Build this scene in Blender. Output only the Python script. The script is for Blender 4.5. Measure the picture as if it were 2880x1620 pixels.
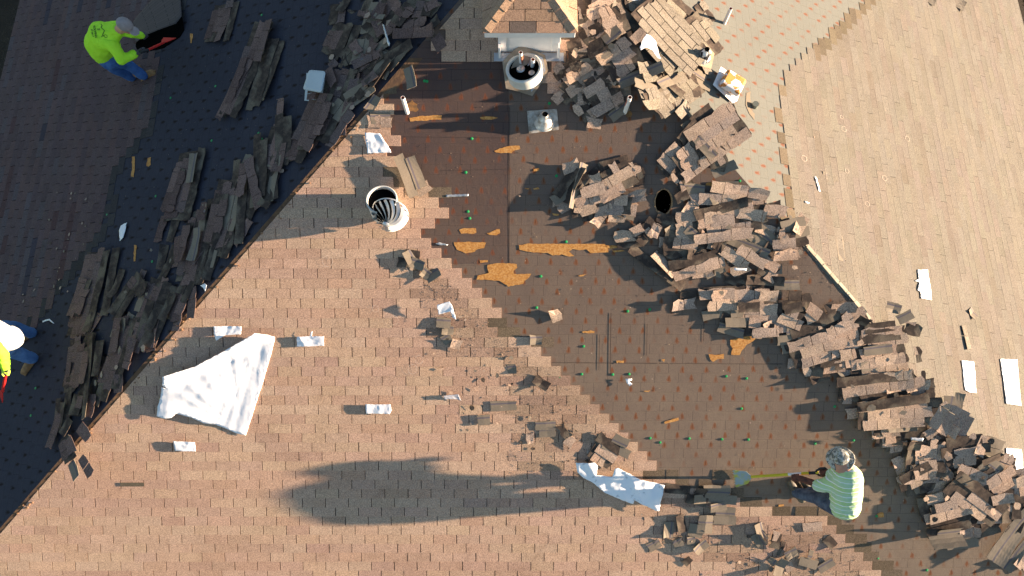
import bpy, bmesh, math, random
from math import sin, cos, tan, pi, radians as R
from mathutils import Vector as V, Matrix, noise, geometry, Quaternion
random.seed(7)
SC = bpy.context.scene
for o in list(bpy.data.objects): bpy.data.objects.remove(o)

# ---------------------------------------------------------------- camera, sky, sun, exposure
TILT, PITCH, DIST, FPX = R(16.5), R(23.5), 8.7, 1920.0
S = tan(PITCH); KL, KR = 3.86, 4.145
CAM = V((0, -DIST*sin(TILT), 6 + DIST*cos(TILT)))
cd = bpy.data.cameras.new('camera'); cam = bpy.data.objects.new('camera', cd)
SC.collection.objects.link(cam); SC.camera = cam
cam.location = CAM; cam.rotation_euler = (TILT, 0, 0)
cd.sensor_width = 36; cd.lens = 24; cd.clip_end = 500; cd.clip_start = .1
SUN_EL, SUN_AZ = R(8.7), R(1.0)
w = bpy.data.worlds.new('World'); SC.world = w; w.use_nodes = True
nt = w.node_tree; bg = nt.nodes['Background']
sky = nt.nodes.new('ShaderNodeTexSky'); sky.sky_type = 'NISHITA'; sky.sun_disc = False
sky.sun_elevation = SUN_EL; sky.sun_rotation = pi/2 - SUN_AZ
nt.links.new(sky.outputs[0], bg.inputs[0]); bg.inputs[1].default_value = .06; sky.ozone_density = 1.4; sky.dust_density = .2
sd = bpy.data.lights.new('sun', 'SUN'); sd.energy = 5.0; sd.angle = R(.55); sd.color = (1, .77, .55)
so = bpy.data.objects.new('sun', sd); SC.collection.objects.link(so)
to_sun = V((cos(SUN_EL)*cos(SUN_AZ), cos(SUN_EL)*sin(SUN_AZ), sin(SUN_EL)))
so.rotation_euler = (-to_sun).to_track_quat('-Z', 'Y').to_euler(); so.location = (20, 0, 12)
SC.view_settings.view_transform = 'Standard'; SC.view_settings.look = 'None'
SC.view_settings.gamma = 1; SC.view_settings.exposure = 2.38
SC.render.resolution_x, SC.render.resolution_y = 1024, 576
COL = SC.collection

# ---------------------------------------------------------------- roof planes and pixel helper
c_, s_ = cos(PITCH), sin(PITCH)
PL = {'F': (V((0,0,6)), V((1,0,0)), V((0,c_,s_)), V((0,-s_,c_))),
      'L': (V((-KL,0,6)), V((0,-1,0)), V((c_,0,s_)), V((-s_,0,c_))),
      'R': (V((KR,0,6)), V((0,1,0)), V((-c_,0,s_)), V((s_,0,c_)))}
def ray(px, py):
    a = (px-1440)/FPX; b = (810-py)/FPX
    return V((a, b*cos(TILT)+sin(TILT), b*sin(TILT)-cos(TILT)))
def at(px, py, pl='F', h=0.0):            # point on a roof plane raised h metres straight up
    O, u, v, n = PL[pl]; r = ray(px, py); O2 = O + V((0,0,h))
    return CAM + r*((O2-CAM).dot(n)/r.dot(n))
def uv(px, py, pl):
    O, u, v, n = PL[pl]; p = at(px, py, pl) - O
    return p.dot(u), p.dot(v)
def pt(pl, u, v, h=0.0):
    O, eu, ev, n = PL[pl]; return O + eu*u + ev*v + n*h
def proj(p):
    d = p - CAM
    x = d.x; y = d.y*cos(TILT) + d.z*sin(TILT); z = d.y*sin(TILT) - d.z*cos(TILT)
    return 1440 + FPX*x/z, 810 - FPX*y/z
def inpoly(x, y, P):
    c = False; j = len(P)-1
    for i in range(len(P)):
        a, b = P[i], P[j]
        if (a[1] > y) != (b[1] > y) and x < (b[0]-a[0])*(y-a[1])/(b[1]-a[1])+a[0]: c = not c
        j = i
    return c
def clip(poly, f):                         # Sutherland-Hodgman, keep f(p)>=0
    out = []
    for i in range(len(poly)):
        a, b = poly[i-1], poly[i]; fa, fb = f(a), f(b)
        if (fa >= 0) != (fb >= 0):
            t = fa/(fa-fb); out.append(a + (b-a)*t)
        if fb >= 0: out.append(b)
    return out

# ---------------------------------------------------------------- materials
def mat(name, build=None, rough=.85, **kw):
    m = bpy.data.materials.new(name); m.use_nodes = True
    nt = m.node_tree; b = nt.nodes['Principled BSDF']
    b.inputs['Roughness'].default_value = rough
    b.inputs['Specular IOR Level'].default_value = kw.get('spec', .25)
    b.inputs['Metallic'].default_value = kw.get('metal', 0)
    if build: build(nt, b)
    return m
class G:                                   # tiny node-graph writer
    def __init__(s, nt): s.nt = nt
    def n(s, t, **k):
        x = s.nt.nodes.new(t)
        for a, b in k.items(): setattr(x, a, b)
        return x
    def put(s, sock, val):
        if hasattr(val, 'links') or isinstance(val, bpy.types.NodeSocket): s.nt.links.new(val, sock)
        else: sock.default_value = val
    def m(s, op, a, b=0.0, c=0.0, clamp=False):
        x = s.n('ShaderNodeMath', operation=op, use_clamp=clamp)
        s.put(x.inputs[0], a); s.put(x.inputs[1], b); s.put(x.inputs[2], c); return x.outputs[0]
    def mix(s, f, a, b, mode='MIX'):
        x = s.n('ShaderNodeMix', data_type='RGBA', blend_type=mode)
        s.put(x.inputs[0], f)
        for i, q in ((6, a), (7, b)):
            if isinstance(q, tuple): q = (*q, 1)[:4]
            s.put(x.inputs[i], q)
        return x.outputs[2]
    def noise(s, vec, scale, detail=3, rough=.55):
        x = s.n('ShaderNodeTexNoise'); x.inputs['Scale'].default_value = scale
        x.inputs['Detail'].default_value = detail; x.inputs['Roughness'].default_value = rough
        if vec is not None: s.put(x.inputs['Vector'], vec)
        return x.outputs[0]
    def ramp(s, f, lo, hi, a=0.0, b=1.0):
        x = s.n('ShaderNodeMapRange', clamp=True); s.put(x.inputs[0], f)
        for i, q in enumerate((lo, hi, a, b)): x.inputs[i+1].default_value = q
        return x.outputs[0]
    def obj(s, sx=1, sy=1, sz=1):
        t = s.n('ShaderNodeTexCoord'); mp = s.n('ShaderNodeMapping'); mp.inputs['Scale'].default_value = (sx,sy,sz)
        s.nt.links.new(t.outputs['Object'], mp.inputs[0]); return mp.outputs[0]
    def bump(s, b, h, strength=.3, dist=.01):
        x = s.n('ShaderNodeBump'); x.inputs['Strength'].default_value = strength; x.inputs['Distance'].default_value = dist
        s.put(x.inputs['Height'], h); s.nt.links.new(x.outputs[0], b.inputs['Normal'])

def shingle_mat(name, grain=.5, stain=(.5,.45,.4), stain_amt=.35, contrast=1.0):
    def f(nt, b):
        g = G(nt); o = g.obj()
        a = g.n('ShaderNodeVertexColor', layer_name='Col').outputs[0]
        gr = g.noise(o, 75, 2, .75); gr2 = g.noise(o, 210, 1, .6)
        k = g.m('ADD', g.ramp(gr, .3, .7, 1-grain, 1+grain), g.ramp(gr2, .3, .7, -grain*.45, grain*.45))
        big = g.ramp(g.noise(o, 2.3, 4, .6), .42, .72)
        mid = g.ramp(g.noise(o, 11, 3, .6), .35, .75)
        c = g.mix(g.m('MULTIPLY', g.m('MULTIPLY', big, mid), stain_amt*1.4), a, stain, 'MULTIPLY')
        x = g.n('ShaderNodeVectorMath', operation='SCALE'); g.put(x.inputs[0], c); g.put(x.inputs['Scale'], k)
        nt.links.new(x.outputs[0], b.inputs['Base Color'])
        g.bump(b, g.m('ADD', gr, g.m('MULTIPLY', gr2, .6)), .55, .004)
    return mat(name, f, .95, spec=.12)
M_SH = shingle_mat('shingle granules', .42)
M_SHR = shingle_mat('shingle granules east', .3, (.6,.55,.5), .3)
M_SLAB = shingle_mat('torn shingle granules', .5, (.55,.5,.42), .5)
def f(nt, b):
    g = G(nt); o = g.obj()
    n1 = g.ramp(g.noise(o, 9, 5, .7), .46, .66); n2 = g.noise(o, 90, 2, .7); n3 = g.ramp(g.noise(o, 3.1, 3), .5, .62)
    c = g.mix(n1, (.055,.041,.035), (.135,.098,.074)); c = g.mix(g.m('MULTIPLY', n3, .8), c, (.19,.155,.115))
    c = g.mix(g.ramp(n2, .35, .7, 0, .6), c, (.03,.026,.022), 'MIX')
    nt.links.new(c, b.inputs['Base Color']); g.bump(b, n2, .5, .004)
M_HEAD = mat('unweathered shingle headlap', f, .95, spec=.1)
def f(nt, b):
    g = G(nt); o = g.obj()
    n1 = g.noise(o, 6, 4, .6); n2 = g.noise(o, 60, 3, .6)
    sx = g.n('ShaderNodeSeparateXYZ'); nt.links.new(o, sx.inputs[0])
    st = g.m('LESS_THAN', g.m('ABSOLUTE', g.m('SUBTRACT', g.m('ADD', sx.outputs[1], g.m('MULTIPLY', n2, .006)), .035)), .011)
    c = g.mix(n1, (.165,.135,.10), (.235,.19,.145)); c = g.mix(g.ramp(n2,.4,.7,0,.35), c, (.10,.08,.055))
    c = g.mix(g.m('MULTIPLY', st, .75), c, (.085,.075,.10))
    nt.links.new(c, b.inputs['Base Color']); g.bump(b, n2, .3, .003)
M_UNDER = mat('shingle underside with sealant strip', f, .8, spec=.2)

E_ROW, TAB, OFF = .127, .305, .4167
def felt_mat(name, base, base2, rust, line, phase, rust_amt=1.0, tint=(.5,.3,.15), south_tone=(.255,.195,.14)):
    def f(nt, b):
        g = G(nt); uvn = g.n('ShaderNodeUVMap', uv_map='UV'); sp = g.n('ShaderNodeSeparateXYZ')
        nt.links.new(uvn.outputs[0], sp.inputs[0]); U, W = sp.outputs[0], sp.outputs[1]
        o = g.obj()
        wob = g.m('MULTIPLY', g.m('SUBTRACT', g.noise(o, 3, 2), .5), .012)
        r = g.m('DIVIDE', g.m('SUBTRACT', g.m('ADD', W, wob), phase[1]), E_ROW); j = g.m('FLOOR', r); fv = g.m('SUBTRACT', r, j)
        q = g.m('SUBTRACT', g.m('DIVIDE', g.m('SUBTRACT', U, phase[0]), TAB), g.m('MULTIPLY', j, -OFF)); i = g.m('FLOOR', q); fu = g.m('SUBTRACT', q, i)
        cx = g.n('ShaderNodeCombineXYZ'); g.put(cx.inputs[0], i); g.put(cx.inputs[1], j)
        wn = g.n('ShaderNodeTexWhiteNoise', noise_dimensions='3D'); nt.links.new(cx.outputs[0], wn.inputs[0])
        sc = g.n('ShaderNodeSeparateColor'); nt.links.new(wn.outputs[1], sc.inputs[0]); r1, r2, r3 = sc.outputs
        cv = g.n('ShaderNodeCombineXYZ'); g.put(cv.inputs[0], g.m('MULTIPLY', U, 60)); g.put(cv.inputs[1], g.m('MULTIPLY', W, 9))
        streak = g.noise(cv.outputs[0], 2.2, 3, .7)
        dx = g.m('MULTIPLY', g.m('SUBTRACT', fu, g.m('ADD', .46, g.m('MULTIPLY', r1, .08))), TAB/.025)
        dy = g.m('MULTIPLY', g.m('SUBTRACT', fv, g.m('ADD', .36, g.m('MULTIPLY', r2, .14))), E_ROW/.046)
        dx = g.m('MULTIPLY', dx, g.m('ADD', 1.0, g.m('MULTIPLY', dy, .45)))     # narrow at the top, wide below
        d = g.m('SQRT', g.m('ADD', g.m('MULTIPLY', dx, dx), g.m('MULTIPLY', dy, dy)))
        k = g.ramp(g.m('ADD', d, g.m('MULTIPLY', g.m('SUBTRACT', streak, .5), 2.6)), .55, 1.15, 1, 0)
        k = g.m('MULTIPLY', k, g.m('MULTIPLY', g.ramp(r3, .03, .45, .15, 1.0), rust_amt))
        hole = g.ramp(g.m('SQRT', g.m('ADD', g.m('MULTIPLY', dx, g.m('MULTIPLY', dx, 30.)), g.m('MULTIPLY', dy, dy))), .55, .95, 1, 0)
        lh = g.m('MULTIPLY', g.m('LESS_THAN', fv, .035), g.ramp(g.noise(o, 5, 2), .3, .6, .25, .9))
        lv = g.m('MULTIPLY', g.m('LESS_THAN', g.m('ABSOLUTE', g.m('SUBTRACT', fu, .93)), .010), g.m('GREATER_THAN', r2, .35))
        n1 = g.ramp(g.noise(o, 1.3, 5, .6), .3, .7); n2 = g.noise(o, 120, 2, .7); n3 = g.noise(o, 14, 4, .7)
        sy = g.n('ShaderNodeSeparateXYZ'); nt.links.new(o, sy.inputs[0])
        c = g.mix(n1, base, base2)
        c = g.mix(g.m('MULTIPLY', g.ramp(sy.outputs[1], -2.6, 1.6, .72, 0), g.ramp(g.noise(o, 2.2, 4), .3, .6, .5, 1)), c, south_tone)  # blends to a lighter tone towards the south
        c = g.mix(g.ramp(n3, .5, .8, 0, .35), c, tint)
        c = g.mix(g.ramp(n2, .3, .75, 0, .45), c, tuple(q*.45 for q in base))
        c = g.mix(g.m('MULTIPLY', g.m('MAXIMUM', lh, g.m('MULTIPLY', lv, .8)), .75), c, line)
        c = g.mix(g.m('MULTIPLY', k, .85), c, rust)
        c = g.mix(g.m('MULTIPLY', g.m('MULTIPLY', hole, k), .6), c, tuple(q*.35 for q in rust))
        nt.links.new(c, b.inputs['Base Color'])
        g.bump(b, g.m('ADD', g.m('SUBTRACT', n2, g.m('MULTIPLY', lh, 1.5)), g.m('MULTIPLY', n3, 1.2)), .5, .004)
    return mat(name, f, .9, spec=.15)

def flat_mat(name, c1, c2=None, scale=8, rough=.7, bump=0, **kw):
    c2 = c2 or tuple(q*.8 for q in c1)
    def f(nt, b):
        g = G(nt); o = g.obj(); n = g.ramp(g.noise(o, scale, 4, .6), .35, .65)
        nt.links.new(g.mix(n, c1, c2), b.inputs['Base Color'])
        if bump: g.bump(b, g.noise(o, scale*3, 3), bump, .01)
    return mat(name, f, rough, **kw)
def f(nt, b):
    g = G(nt); o = g.obj(1,1,1); v = g.n('ShaderNodeTexVoronoi', feature='F1'); v.inputs['Scale'].default_value = 34
    nt.links.new(g.obj(1,2.2,1), v.inputs[0]); n = g.noise(o, 40, 3)
    c = g.mix(v.outputs['Distance'], (.50,.24,.06), (.30,.12,.03)); c = g.mix(g.ramp(n,.45,.7,0,.6), c, (.60,.36,.14))
    nt.links.new(c, b.inputs['Base Color'])
M_OSB = mat('bare strand board', f, .8)
M_WHITE = flat_mat('white membrane', (.80,.79,.80), (.70,.70,.73), 5, .5, .15)
M_PAINT = flat_mat('white painted trim', (.80,.79,.78), (.68,.66,.66), 4, .5)
M_PVC = flat_mat('white pvc', (.78,.76,.74), (.70,.66,.62), 9, .4)
M_PVCIN = flat_mat('pvc inside', (.45,.16,.09), (.35,.12,.07), 9, .7)
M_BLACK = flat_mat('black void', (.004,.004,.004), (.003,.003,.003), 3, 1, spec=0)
M_GALV = flat_mat('galvanised metal', (.58,.58,.58), (.42,.43,.45), 5, .35, .1, metal=.65)
M_GALVP = flat_mat('painted metal collar', (.62,.60,.55), (.5,.49,.46), 5, .5, .1)
M_TANREFL = flat_mat('metal flashing with tan reflection', (.42,.345,.26), (.28,.21,.15), 7, .45, .1, metal=.3)  # tan is the brown reflection in the silver metal, painted into its colour
M_GREEN = flat_mat('green plastic', (.02,.27,.085), (.015,.2,.06), 30, .4)
M_WOOD = flat_mat('splintered wood', (.45,.22,.08), (.33,.15,.05), 30, .8)
M_TAR = flat_mat('black tar', (.018,.018,.02), (.03,.03,.033), 20, .5, .3)

# ---------------------------------------------------------------- object helpers
def tag(o, label=None, cat=None, group=None, kind=None):
    if label: o['label'] = label
    if cat: o['category'] = cat
    if group: o['group'] = group
    if kind: o['kind'] = kind
    return o
def empty(name, loc, label, cat, group=None):
    o = bpy.data.objects.new(name, None); COL.objects.link(o); o.location = loc
    bpy.context.view_layer.update()
    return tag(o, label, cat, group)
def link(name, verts, faces, mats, parent=None, mi=None, cols=None, uvs=None, smooth=False, loc=None):
    """verts in world coordinates; the object's origin is put at loc (or its parent's origin)."""
    me = bpy.data.meshes.new(name)
    base = V(loc) if loc is not None else V((0,0,0))
    off = base
    me.from_pydata([V(v)-off for v in verts], [], faces)
    if not isinstance(mats, (list, tuple)): mats = [mats]
    for m in mats: me.materials.append(m)
    if mi: me.polygons.foreach_set('material_index', mi)
    if cols:
        ca = me.color_attributes.new('Col', 'FLOAT_COLOR', 'POINT')
        flat = [];  [flat.extend((*c[:3], 1.0)) for c in cols]
        ca.data.foreach_set('color', flat)
    if uvs:
        ul = me.uv_layers.new(name='UV')
        for l in me.loops: ul.data[l.index].uv = uvs[l.vertex_index]
    if smooth: me.polygons.foreach_set('use_smooth', [True]*len(me.polygons))
    me.update()
    o = bpy.data.objects.new(name, me); COL.objects.link(o); o.location = base
    if parent:
        o.parent = parent; o.matrix_parent_inverse = parent.matrix_world.inverted() if parent.type != 'EMPTY' or True else Matrix()
    return o
class MB:                                   # mesh builder collecting shapes in world space
    def __init__(s): s.v = []; s.f = []; s.m = []
    def add(s, vs, fs, mi=0):
        k = len(s.v); s.v += [V(q) for q in vs]; s.f += [[i+k for i in q] for q in fs]; s.m += [mi]*len(fs)
    def prism(s, top, bot, mi=0):
        n = len(top); s.add(list(top)+list(bot), [list(range(n)), list(range(2*n-1, n-1, -1))] + [[i, i+n, (i+1)%n+n, (i+1)%n] for i in range(n)], mi)
    def box(s, c, ax, ay, az, mi=0):        # centre + half axes
        c = V(c); q = [(-1,-1),(1,-1),(1,1),(-1,1)]
        s.prism([c+ax*a+ay*b+az for a, b in q], [c+ax*a+ay*b-az for a, b in q], mi)
    def tube(s, p, q, r1, r2=None, n=16, cap=True, mi=0):
        p, q = V(p), V(q); r2 = r1 if r2 is None else r2
        z = (q-p).normalized(); x = z.orthogonal().normalized(); y = z.cross(x)
        A = [p+(x*cos(2*pi*i/n)+y*sin(2*pi*i/n))*r1 for i in range(n)]
        B = [q+(x*cos(2*pi*i/n)+y*sin(2*pi*i/n))*r2 for i in range(n)]
        fs = [[i, (i+1)%n, n+(i+1)%n, n+i] for i in range(n)]
        if cap: fs += [list(range(n-1,-1,-1)), list(range(n, 2*n))]
        s.add(A+B, fs, mi)
    def pipe(s, p, q, ro, ri, n=20, mi=0, mi_in=None):    # open pipe with wall
        p, q = V(p), V(q); z = (q-p).normalized(); x = z.orthogonal().normalized(); y = z.cross(x)
        ring = lambda c, r: [c+(x*cos(2*pi*i/n)+y*sin(2*pi*i/n))*r for i in range(n)]
        vs = ring(p,ro)+ring(q,ro)+ring(q,ri)+ring(p,ri)
        for a in range(3): s.add(vs[a*n:(a+2)*n], [[i,(i+1)%n,n+(i+1)%n,n+i] for i in range(n)], mi if a < 2 else (mi if mi_in is None else mi_in))
    def lathe(s, c, z, prof, n=24, mi=0, close=False):
        c = V(c); z = V(z).normalized(); x = z.orthogonal().normalized(); y = z.cross(x); vs = []
        for r, h in prof: vs += [c+z*h+(x*cos(2*pi*i/n)+y*sin(2*pi*i/n))*r for i in range(n)]
        fs = [[k*n+i, k*n+(i+1)%n, (k+1)*n+(i+1)%n, (k+1)*n+i] for k in range(len(prof)-1) for i in range(n)]
        s.add(vs, fs, mi)
    def out(s, name, mats, parent=None, smooth=False, loc=None, bevel=0):
        o = link(name, s.v, s.f, mats, parent, s.m, smooth=smooth, loc=loc)
        if bevel:
            b = o.modifiers.new('bevel', 'BEVEL'); b.width = bevel; b.segments = 2; b.limit_method = 'ANGLE'
        return o

# ---------------------------------------------------------------- ground and house
EY = -5.15; XL, XR, YN = -9.0, KR+5.15, 16.0; ZE = 6+S*EY
def f(nt, b):
    g = G(nt); o = g.obj(); n = g.noise(o, 2, 6, .7); n2 = g.noise(o, 25, 4, .7)
    c = g.mix(g.ramp(n,.35,.65), (.035,.024,.018), (.055,.04,.028)); c = g.mix(g.ramp(n2,.5,.7), c, (.025,.03,.016))
    nt.links.new(c, b.inputs['Base Color']); g.bump(b, n2, .8, .05)
link('ground', [(-300,-300,0),(300,-300,0),(300,300,0),(-300,300,0)], [[0,1,2,3]], mat('ground soil', f, 1))['kind'] = 'structure'
house = empty('house', (0,5,0), 'large hip roofed house whose shingles are being stripped down to felt', 'house')
wm = flat_mat('brick wall', (.22,.09,.05), (.16,.07,.045), 12, .9)
mb = MB(); x0, x1, y0, y1 = XL+.4, XR-.4, EY+.4, YN-.4
for a, b in (((x0,y0),(x1,y0)), ((x1,y0),(x1,y1)), ((x1,y1),(x0,y1)), ((x0,y1),(x0,y0))):
    p, q = V((*a,0)), V((*b,0)); d = (q-p).normalized(); n = V((d.y,-d.x,0))
    mb.box((p+q)/2+V((0,0,(ZE-.1)/2))-n*.1, (q-p)/2, n*.1, V((0,0,(ZE-.1)/2)))
mb.out('wall', wm, house)
mb = MB()
for a, b in (((XL,EY),(XR,EY)), ((XR,EY),(XR,YN)), ((XL,YN),(XL,EY))):
    p, q = V((*a,ZE-.11)), V((*b,ZE-.11)); d = (q-p).normalized(); n = V((d.y,-d.x,0))
    mb.box((p+q)/2-n*.012, (q-p)/2, n*.012, V((0,0,.09)))
mb.out('fascia', flat_mat('brown fascia', (.16,.07,.04), (.12,.05,.03)), house)
APX, APY = (KR-KL)/2, (KR+KL)/2; ZA = 6+S*APY
fF = [(-9.01,EY),(XR,EY),(APX,APY)]
def zF(x,y,pl): return {'F':6+S*y,'L':6+S*(x+KL),'R':6+S*(KR-x)}[pl]
POLY = {'F': fF, 'L': [(XL,EY),(APX,APY),(APX,YN),(XL,YN)], 'R': [(XR,EY),(XR,YN),(APX,YN),(APX,APY)]}
HOLE = at(1866,568,'F')
FHOLE_R = .135
def plane_mesh(name, pl, h, m, poly=None, parent=house):
    P = poly or POLY[pl]; O, u, v, n = PL[pl]
    vs = [V((x,y,zF(x,y,pl)))+n*h for x, y in P]
    uvs = [((q-O).dot(u), (q-O).dot(v)) for q in vs]
    return link(name, vs, [list(range(len(vs)))], m, parent, uvs=uvs)
def hole_plane(name, pl, h, m):             # the front plane with the round vent opening cut through
    O, u, v, n = PL[pl]
    outer = [((V((x,y,zF(x,y,pl)))-O).dot(u), (V((x,y,zF(x,y,pl)))-O).dot(v)) for x, y in POLY[pl]]
    hu, hv = (HOLE-O).dot(u), (HOLE-O).dot(v); N = 10
    inner = [(hu+FHOLE_R*cos(2*pi*i/N+.3)*.82, hv+FHOLE_R*1.22*sin(2*pi*i/N+.3)) for i in range(N)]
    pts = [V(p) for p in outer+inner]; no = len(outer)
    r = geometry.delaunay_2d_cdt(pts, [(i,(i+1)%no) for i in range(no)]+[(no+i, no+(i+1)%N) for i in range(N)], [], 1, 1e-6)
    fs = []
    for f_ in r[2]:
        c = sum((r[0][i] for i in f_), V((0,0)))/len(f_)
        if not inpoly(c.x, c.y, inner): fs.append(list(f_))
    return link(name, [pt(pl, p.x, p.y, h) for p in r[0]], fs, m, house, uvs=[(p.x,p.y) for p in r[0]]), inner
mb = MB(); ZB = V((0,0,-.12))
for pl in 'LR':
    vs = [V((x,y,zF(x,y,pl))) for x, y in POLY[pl]]; mb.add(vs, [[0,1,2,3]])
mb.out('roof_deck', M_OSB, house)
hole_plane('roof_deck', 'F', 0, M_OSB)
mb = MB(); mb.add([(XL+.02,EY+.02,ZE-.02),(XR-.02,EY+.02,ZE-.02),(XR-.02,YN,ZE-.02),(XL+.02,YN,ZE-.02)], [[3,2,1,0]])
mb.out('soffit', M_BLACK, house)

uF = uv(1400+535/3.22, 800+100/3.22, 'F'); uFs = uv(700+400/3.22, 1170+740/3.22, 'F')
uL = uv(400, 560, 'L'); uR = uv(2080+905/3.22, 18/3.22, 'R')
PH = {'F': (uF[0]-.5*TAB, uF[1]), 'L': (uL[0], uL[1]), 'R': (uR[0]-.5*TAB, uR[1]-.4*E_ROW)}
felt_F = felt_mat('weathered felt south', (.122,.088,.074), (.158,.114,.090), (.17,.058,.022), (.05,.036,.03), PH['F'], 1, (.15,.11,.08))
felt_D = felt_mat('darker felt south', (.078,.053,.050), (.104,.070,.058), (.17,.05,.02), (.022,.016,.018), PH['F'], .8, (.12,.06,.03))
felt_L = felt_mat('felt west toned for shade', (.036,.036,.050), (.046,.045,.060), (.014,.009,.008), (.013,.013,.018), PH['L'], 1, (.06,.065,.08), (.045,.045,.06))  # felt darkened and blued so its colour carries the slope's shade
felt_R = felt_mat('felt east toned for sun', (.148,.148,.132), (.165,.165,.147), (.17,.06,.03), (.085,.08,.065), PH['R'], 1., (.17,.15,.12), (.165,.16,.14))  # felt tone set for this slope to balance its stronger sun
hole_plane('felt_underlayment', 'F', .004, felt_F)
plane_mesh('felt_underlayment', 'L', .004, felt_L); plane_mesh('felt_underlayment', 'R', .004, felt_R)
dk = [(1050,290),(1110,120),(1300,110),(1428,160),(1432,330),(1429,520),(1431,745),(1380,742),(1250,742),(1080,690),(1000,560),(1040,330)]
O,u_,v_,n_ = PL['F']
q = clip([at(x,y) for x,y in dk], lambda p: (p.x+KL)-p.y-.005)
link('felt_underlayment', [p+n_*.007 for p in q], [list(range(len(q)))], felt_D, house, uvs=[((p-O).dot(u_),(p-O).dot(v_)) for p in q])
# the well under the open vent hole
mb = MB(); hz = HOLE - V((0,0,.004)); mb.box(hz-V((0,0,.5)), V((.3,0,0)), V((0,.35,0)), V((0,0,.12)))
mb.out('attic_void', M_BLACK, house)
mb = MB(); N = 20; O_, U_, V_, N_ = PL['F']; rg = [(cos(2*pi*i/N+.3)*.82*FHOLE_R, sin(2*pi*i/N+.3)*1.22*FHOLE_R) for i in range(N)]
for i in range(N):
    (a, b), (c, d) = rg[i], rg[(i+1)%N]; k1, k2 = random.uniform(1.0,1.10), random.uniform(1.0,1.10)
    f4 = [HOLE+U_*a*k1+V_*b*k1+N_*.011, HOLE+U_*c*k2+V_*d*k2+N_*.011, HOLE+U_*c*.94+V_*d*.94+N_*.010, HOLE+U_*a*.94+V_*b*.94+N_*.010]
    mb.prism(f4, [f4[0]-N_*.04, f4[1]-N_*.04, f4[2]-N_*.045, f4[3]-N_*.045])
mb.out('cut_deck_rim', flat_mat('sawn board edge', (.40,.25,.13), (.22,.12,.06), 30, .85), house)

# bare strand board where the felt tore away
WOODP = {'F': ["1152,332 1180,327 1205,326 1222,324 1243,325 1240,336 1215,336 1200,340 1170,340 1155,342", "1350,329 1375,327 1402,332 1385,337 1352,336",
 "1388,424 1405,418 1430,412 1462,409 1463,420 1440,426 1440,431 1395,430", "1291,645 1300,642 1338,641 1339,654 1330,657 1298,657",
 "1368,656 1385,650 1405,643 1406,655 1395,661 1375,660", "1276,681 1320,680 1366,682 1362,697 1340,702 1336,708 1310,712 1300,707 1285,703",
 "1350,732 1372,731 1373,737 1351,739", "1370,745 1400,739 1454,742 1454,752 1445,762 1445,770 1495,770 1488,780 1476,790 1472,797 1430,806 1418,797 1405,790 1370,786 1340,787 1345,775 1375,768 1371,755",
 "1460,690 1485,685 1700,686 1706,694 1710,700 1712,709 1660,711 1650,702 1630,703 1610,700 1600,708 1615,720 1600,722 1580,716 1555,718 1540,712 1500,710 1480,707 1460,703",
 "1700,690 1738,690 1740,696 1715,700", "1722,705 1750,702 1760,706 1725,710", "1625,776 1652,769 1640,777", "1500,475 1515,472 1516,481 1500,482",
 "1476,530 1488,530 1485,534", "1500,530 1512,527 1517,532 1502,534", "1637,932 1660,929 1673,932 1672,937 1640,936", "2053,956 2090,948 2120,938 2128,950 2100,970 2085,985 2080,998 2055,997 2060,980 2054,970",
 "1993,996 2010,998 2036,995 2034,1008 2016,1010 2005,1018 1997,1010", "1733,1014 1755,1014 1753,1021 1735,1020", "1860,1010 1870,1010 1868,1018", "1808,1099 1831,1097 1825,1102",
 "1867,1185 1885,1180 1908,1174 1910,1182 1890,1187 1870,1191", "1985,515 2010,510 2005,525 1985,522", "2465,1445 2474,1439 2484,1441 2484,1453 2470,1455", "2190,1418 2202,1417 2203,1423 2190,1425",
 "2275,1045 2325,1047 2322,1055 2290,1057", "1553,600 1572,602 1570,607 1556,605", "2502,1260 2515,1257 2514,1265 2503,1266"],
 'L': ["373,442 381,440 381,455 380,475 377,498 371,497 372,470", "417,445 427,443 425,465 420,470 413,468", "380,690 386,690 383,735 377,735", "536,96 545,96 541,122 538,123"]}
for pl, L in WOODP.items():
    n = PL[pl][3]
    for st in L:
        P = [tuple(map(float, q.split(','))) for q in st.split()]
        pts = []
        for i in range(len(P)):             # ragged torn outline
            a, b = V((*P[i],0)), V((*P[(i+1)%len(P)],0)); d = (b-a).length; k = max(1, int(d/7))
            for t in range(k):
                p = a.lerp(b, t/k); pts.append((p.x+random.uniform(-1.3,1.3), p.y+random.uniform(-1,1)))
        fs = geometry.tessellate_polygon([[V((x,y,0)) for x,y in pts]])
        link('bare_deck_patch', [at(x,y,pl)+n*.010 for x,y in pts], [list(t) for t in fs], M_OSB, house)

# ---------------------------------------------------------------- laid shingle courses, tab by tab
def hsv_jit(c, a=.06):
    k = 1+random.uniform(-a,a); return (c[0]*k*(1+random.uniform(-.02,.02)), c[1]*k, c[2]*k*(1+random.uniform(-.03,.03)))
PAL_F = [((.415,.285,.20),5),((.425,.295,.208),3),((.395,.26,.185),3),((.375,.245,.178),1.6),((.405,.27,.197),4),((.365,.24,.178),.8)]
PAL_L = [((.103,.070,.068),6),((.092,.062,.062),4),((.110,.070,.066),2),((.085,.048,.046),.4),((.055,.046,.056),.25),((.098,.076,.078),2)]  # same shingle as the south, darkened so the colour carries the shade
PAL_R = [((.170,.150,.124),5),((.163,.143,.117),4),((.175,.155,.127),3),((.156,.132,.108),1.2),((.170,.144,.122),3)]  # same shingle again, its colour lowered to balance the direct sun
DIRT = [(1150,720),(1270,800),(1440,950),(1620,1110),(1740,1240),(1660,1340),(1440,1330),(1425,1010),(1240,1000),(1190,860)]
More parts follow.
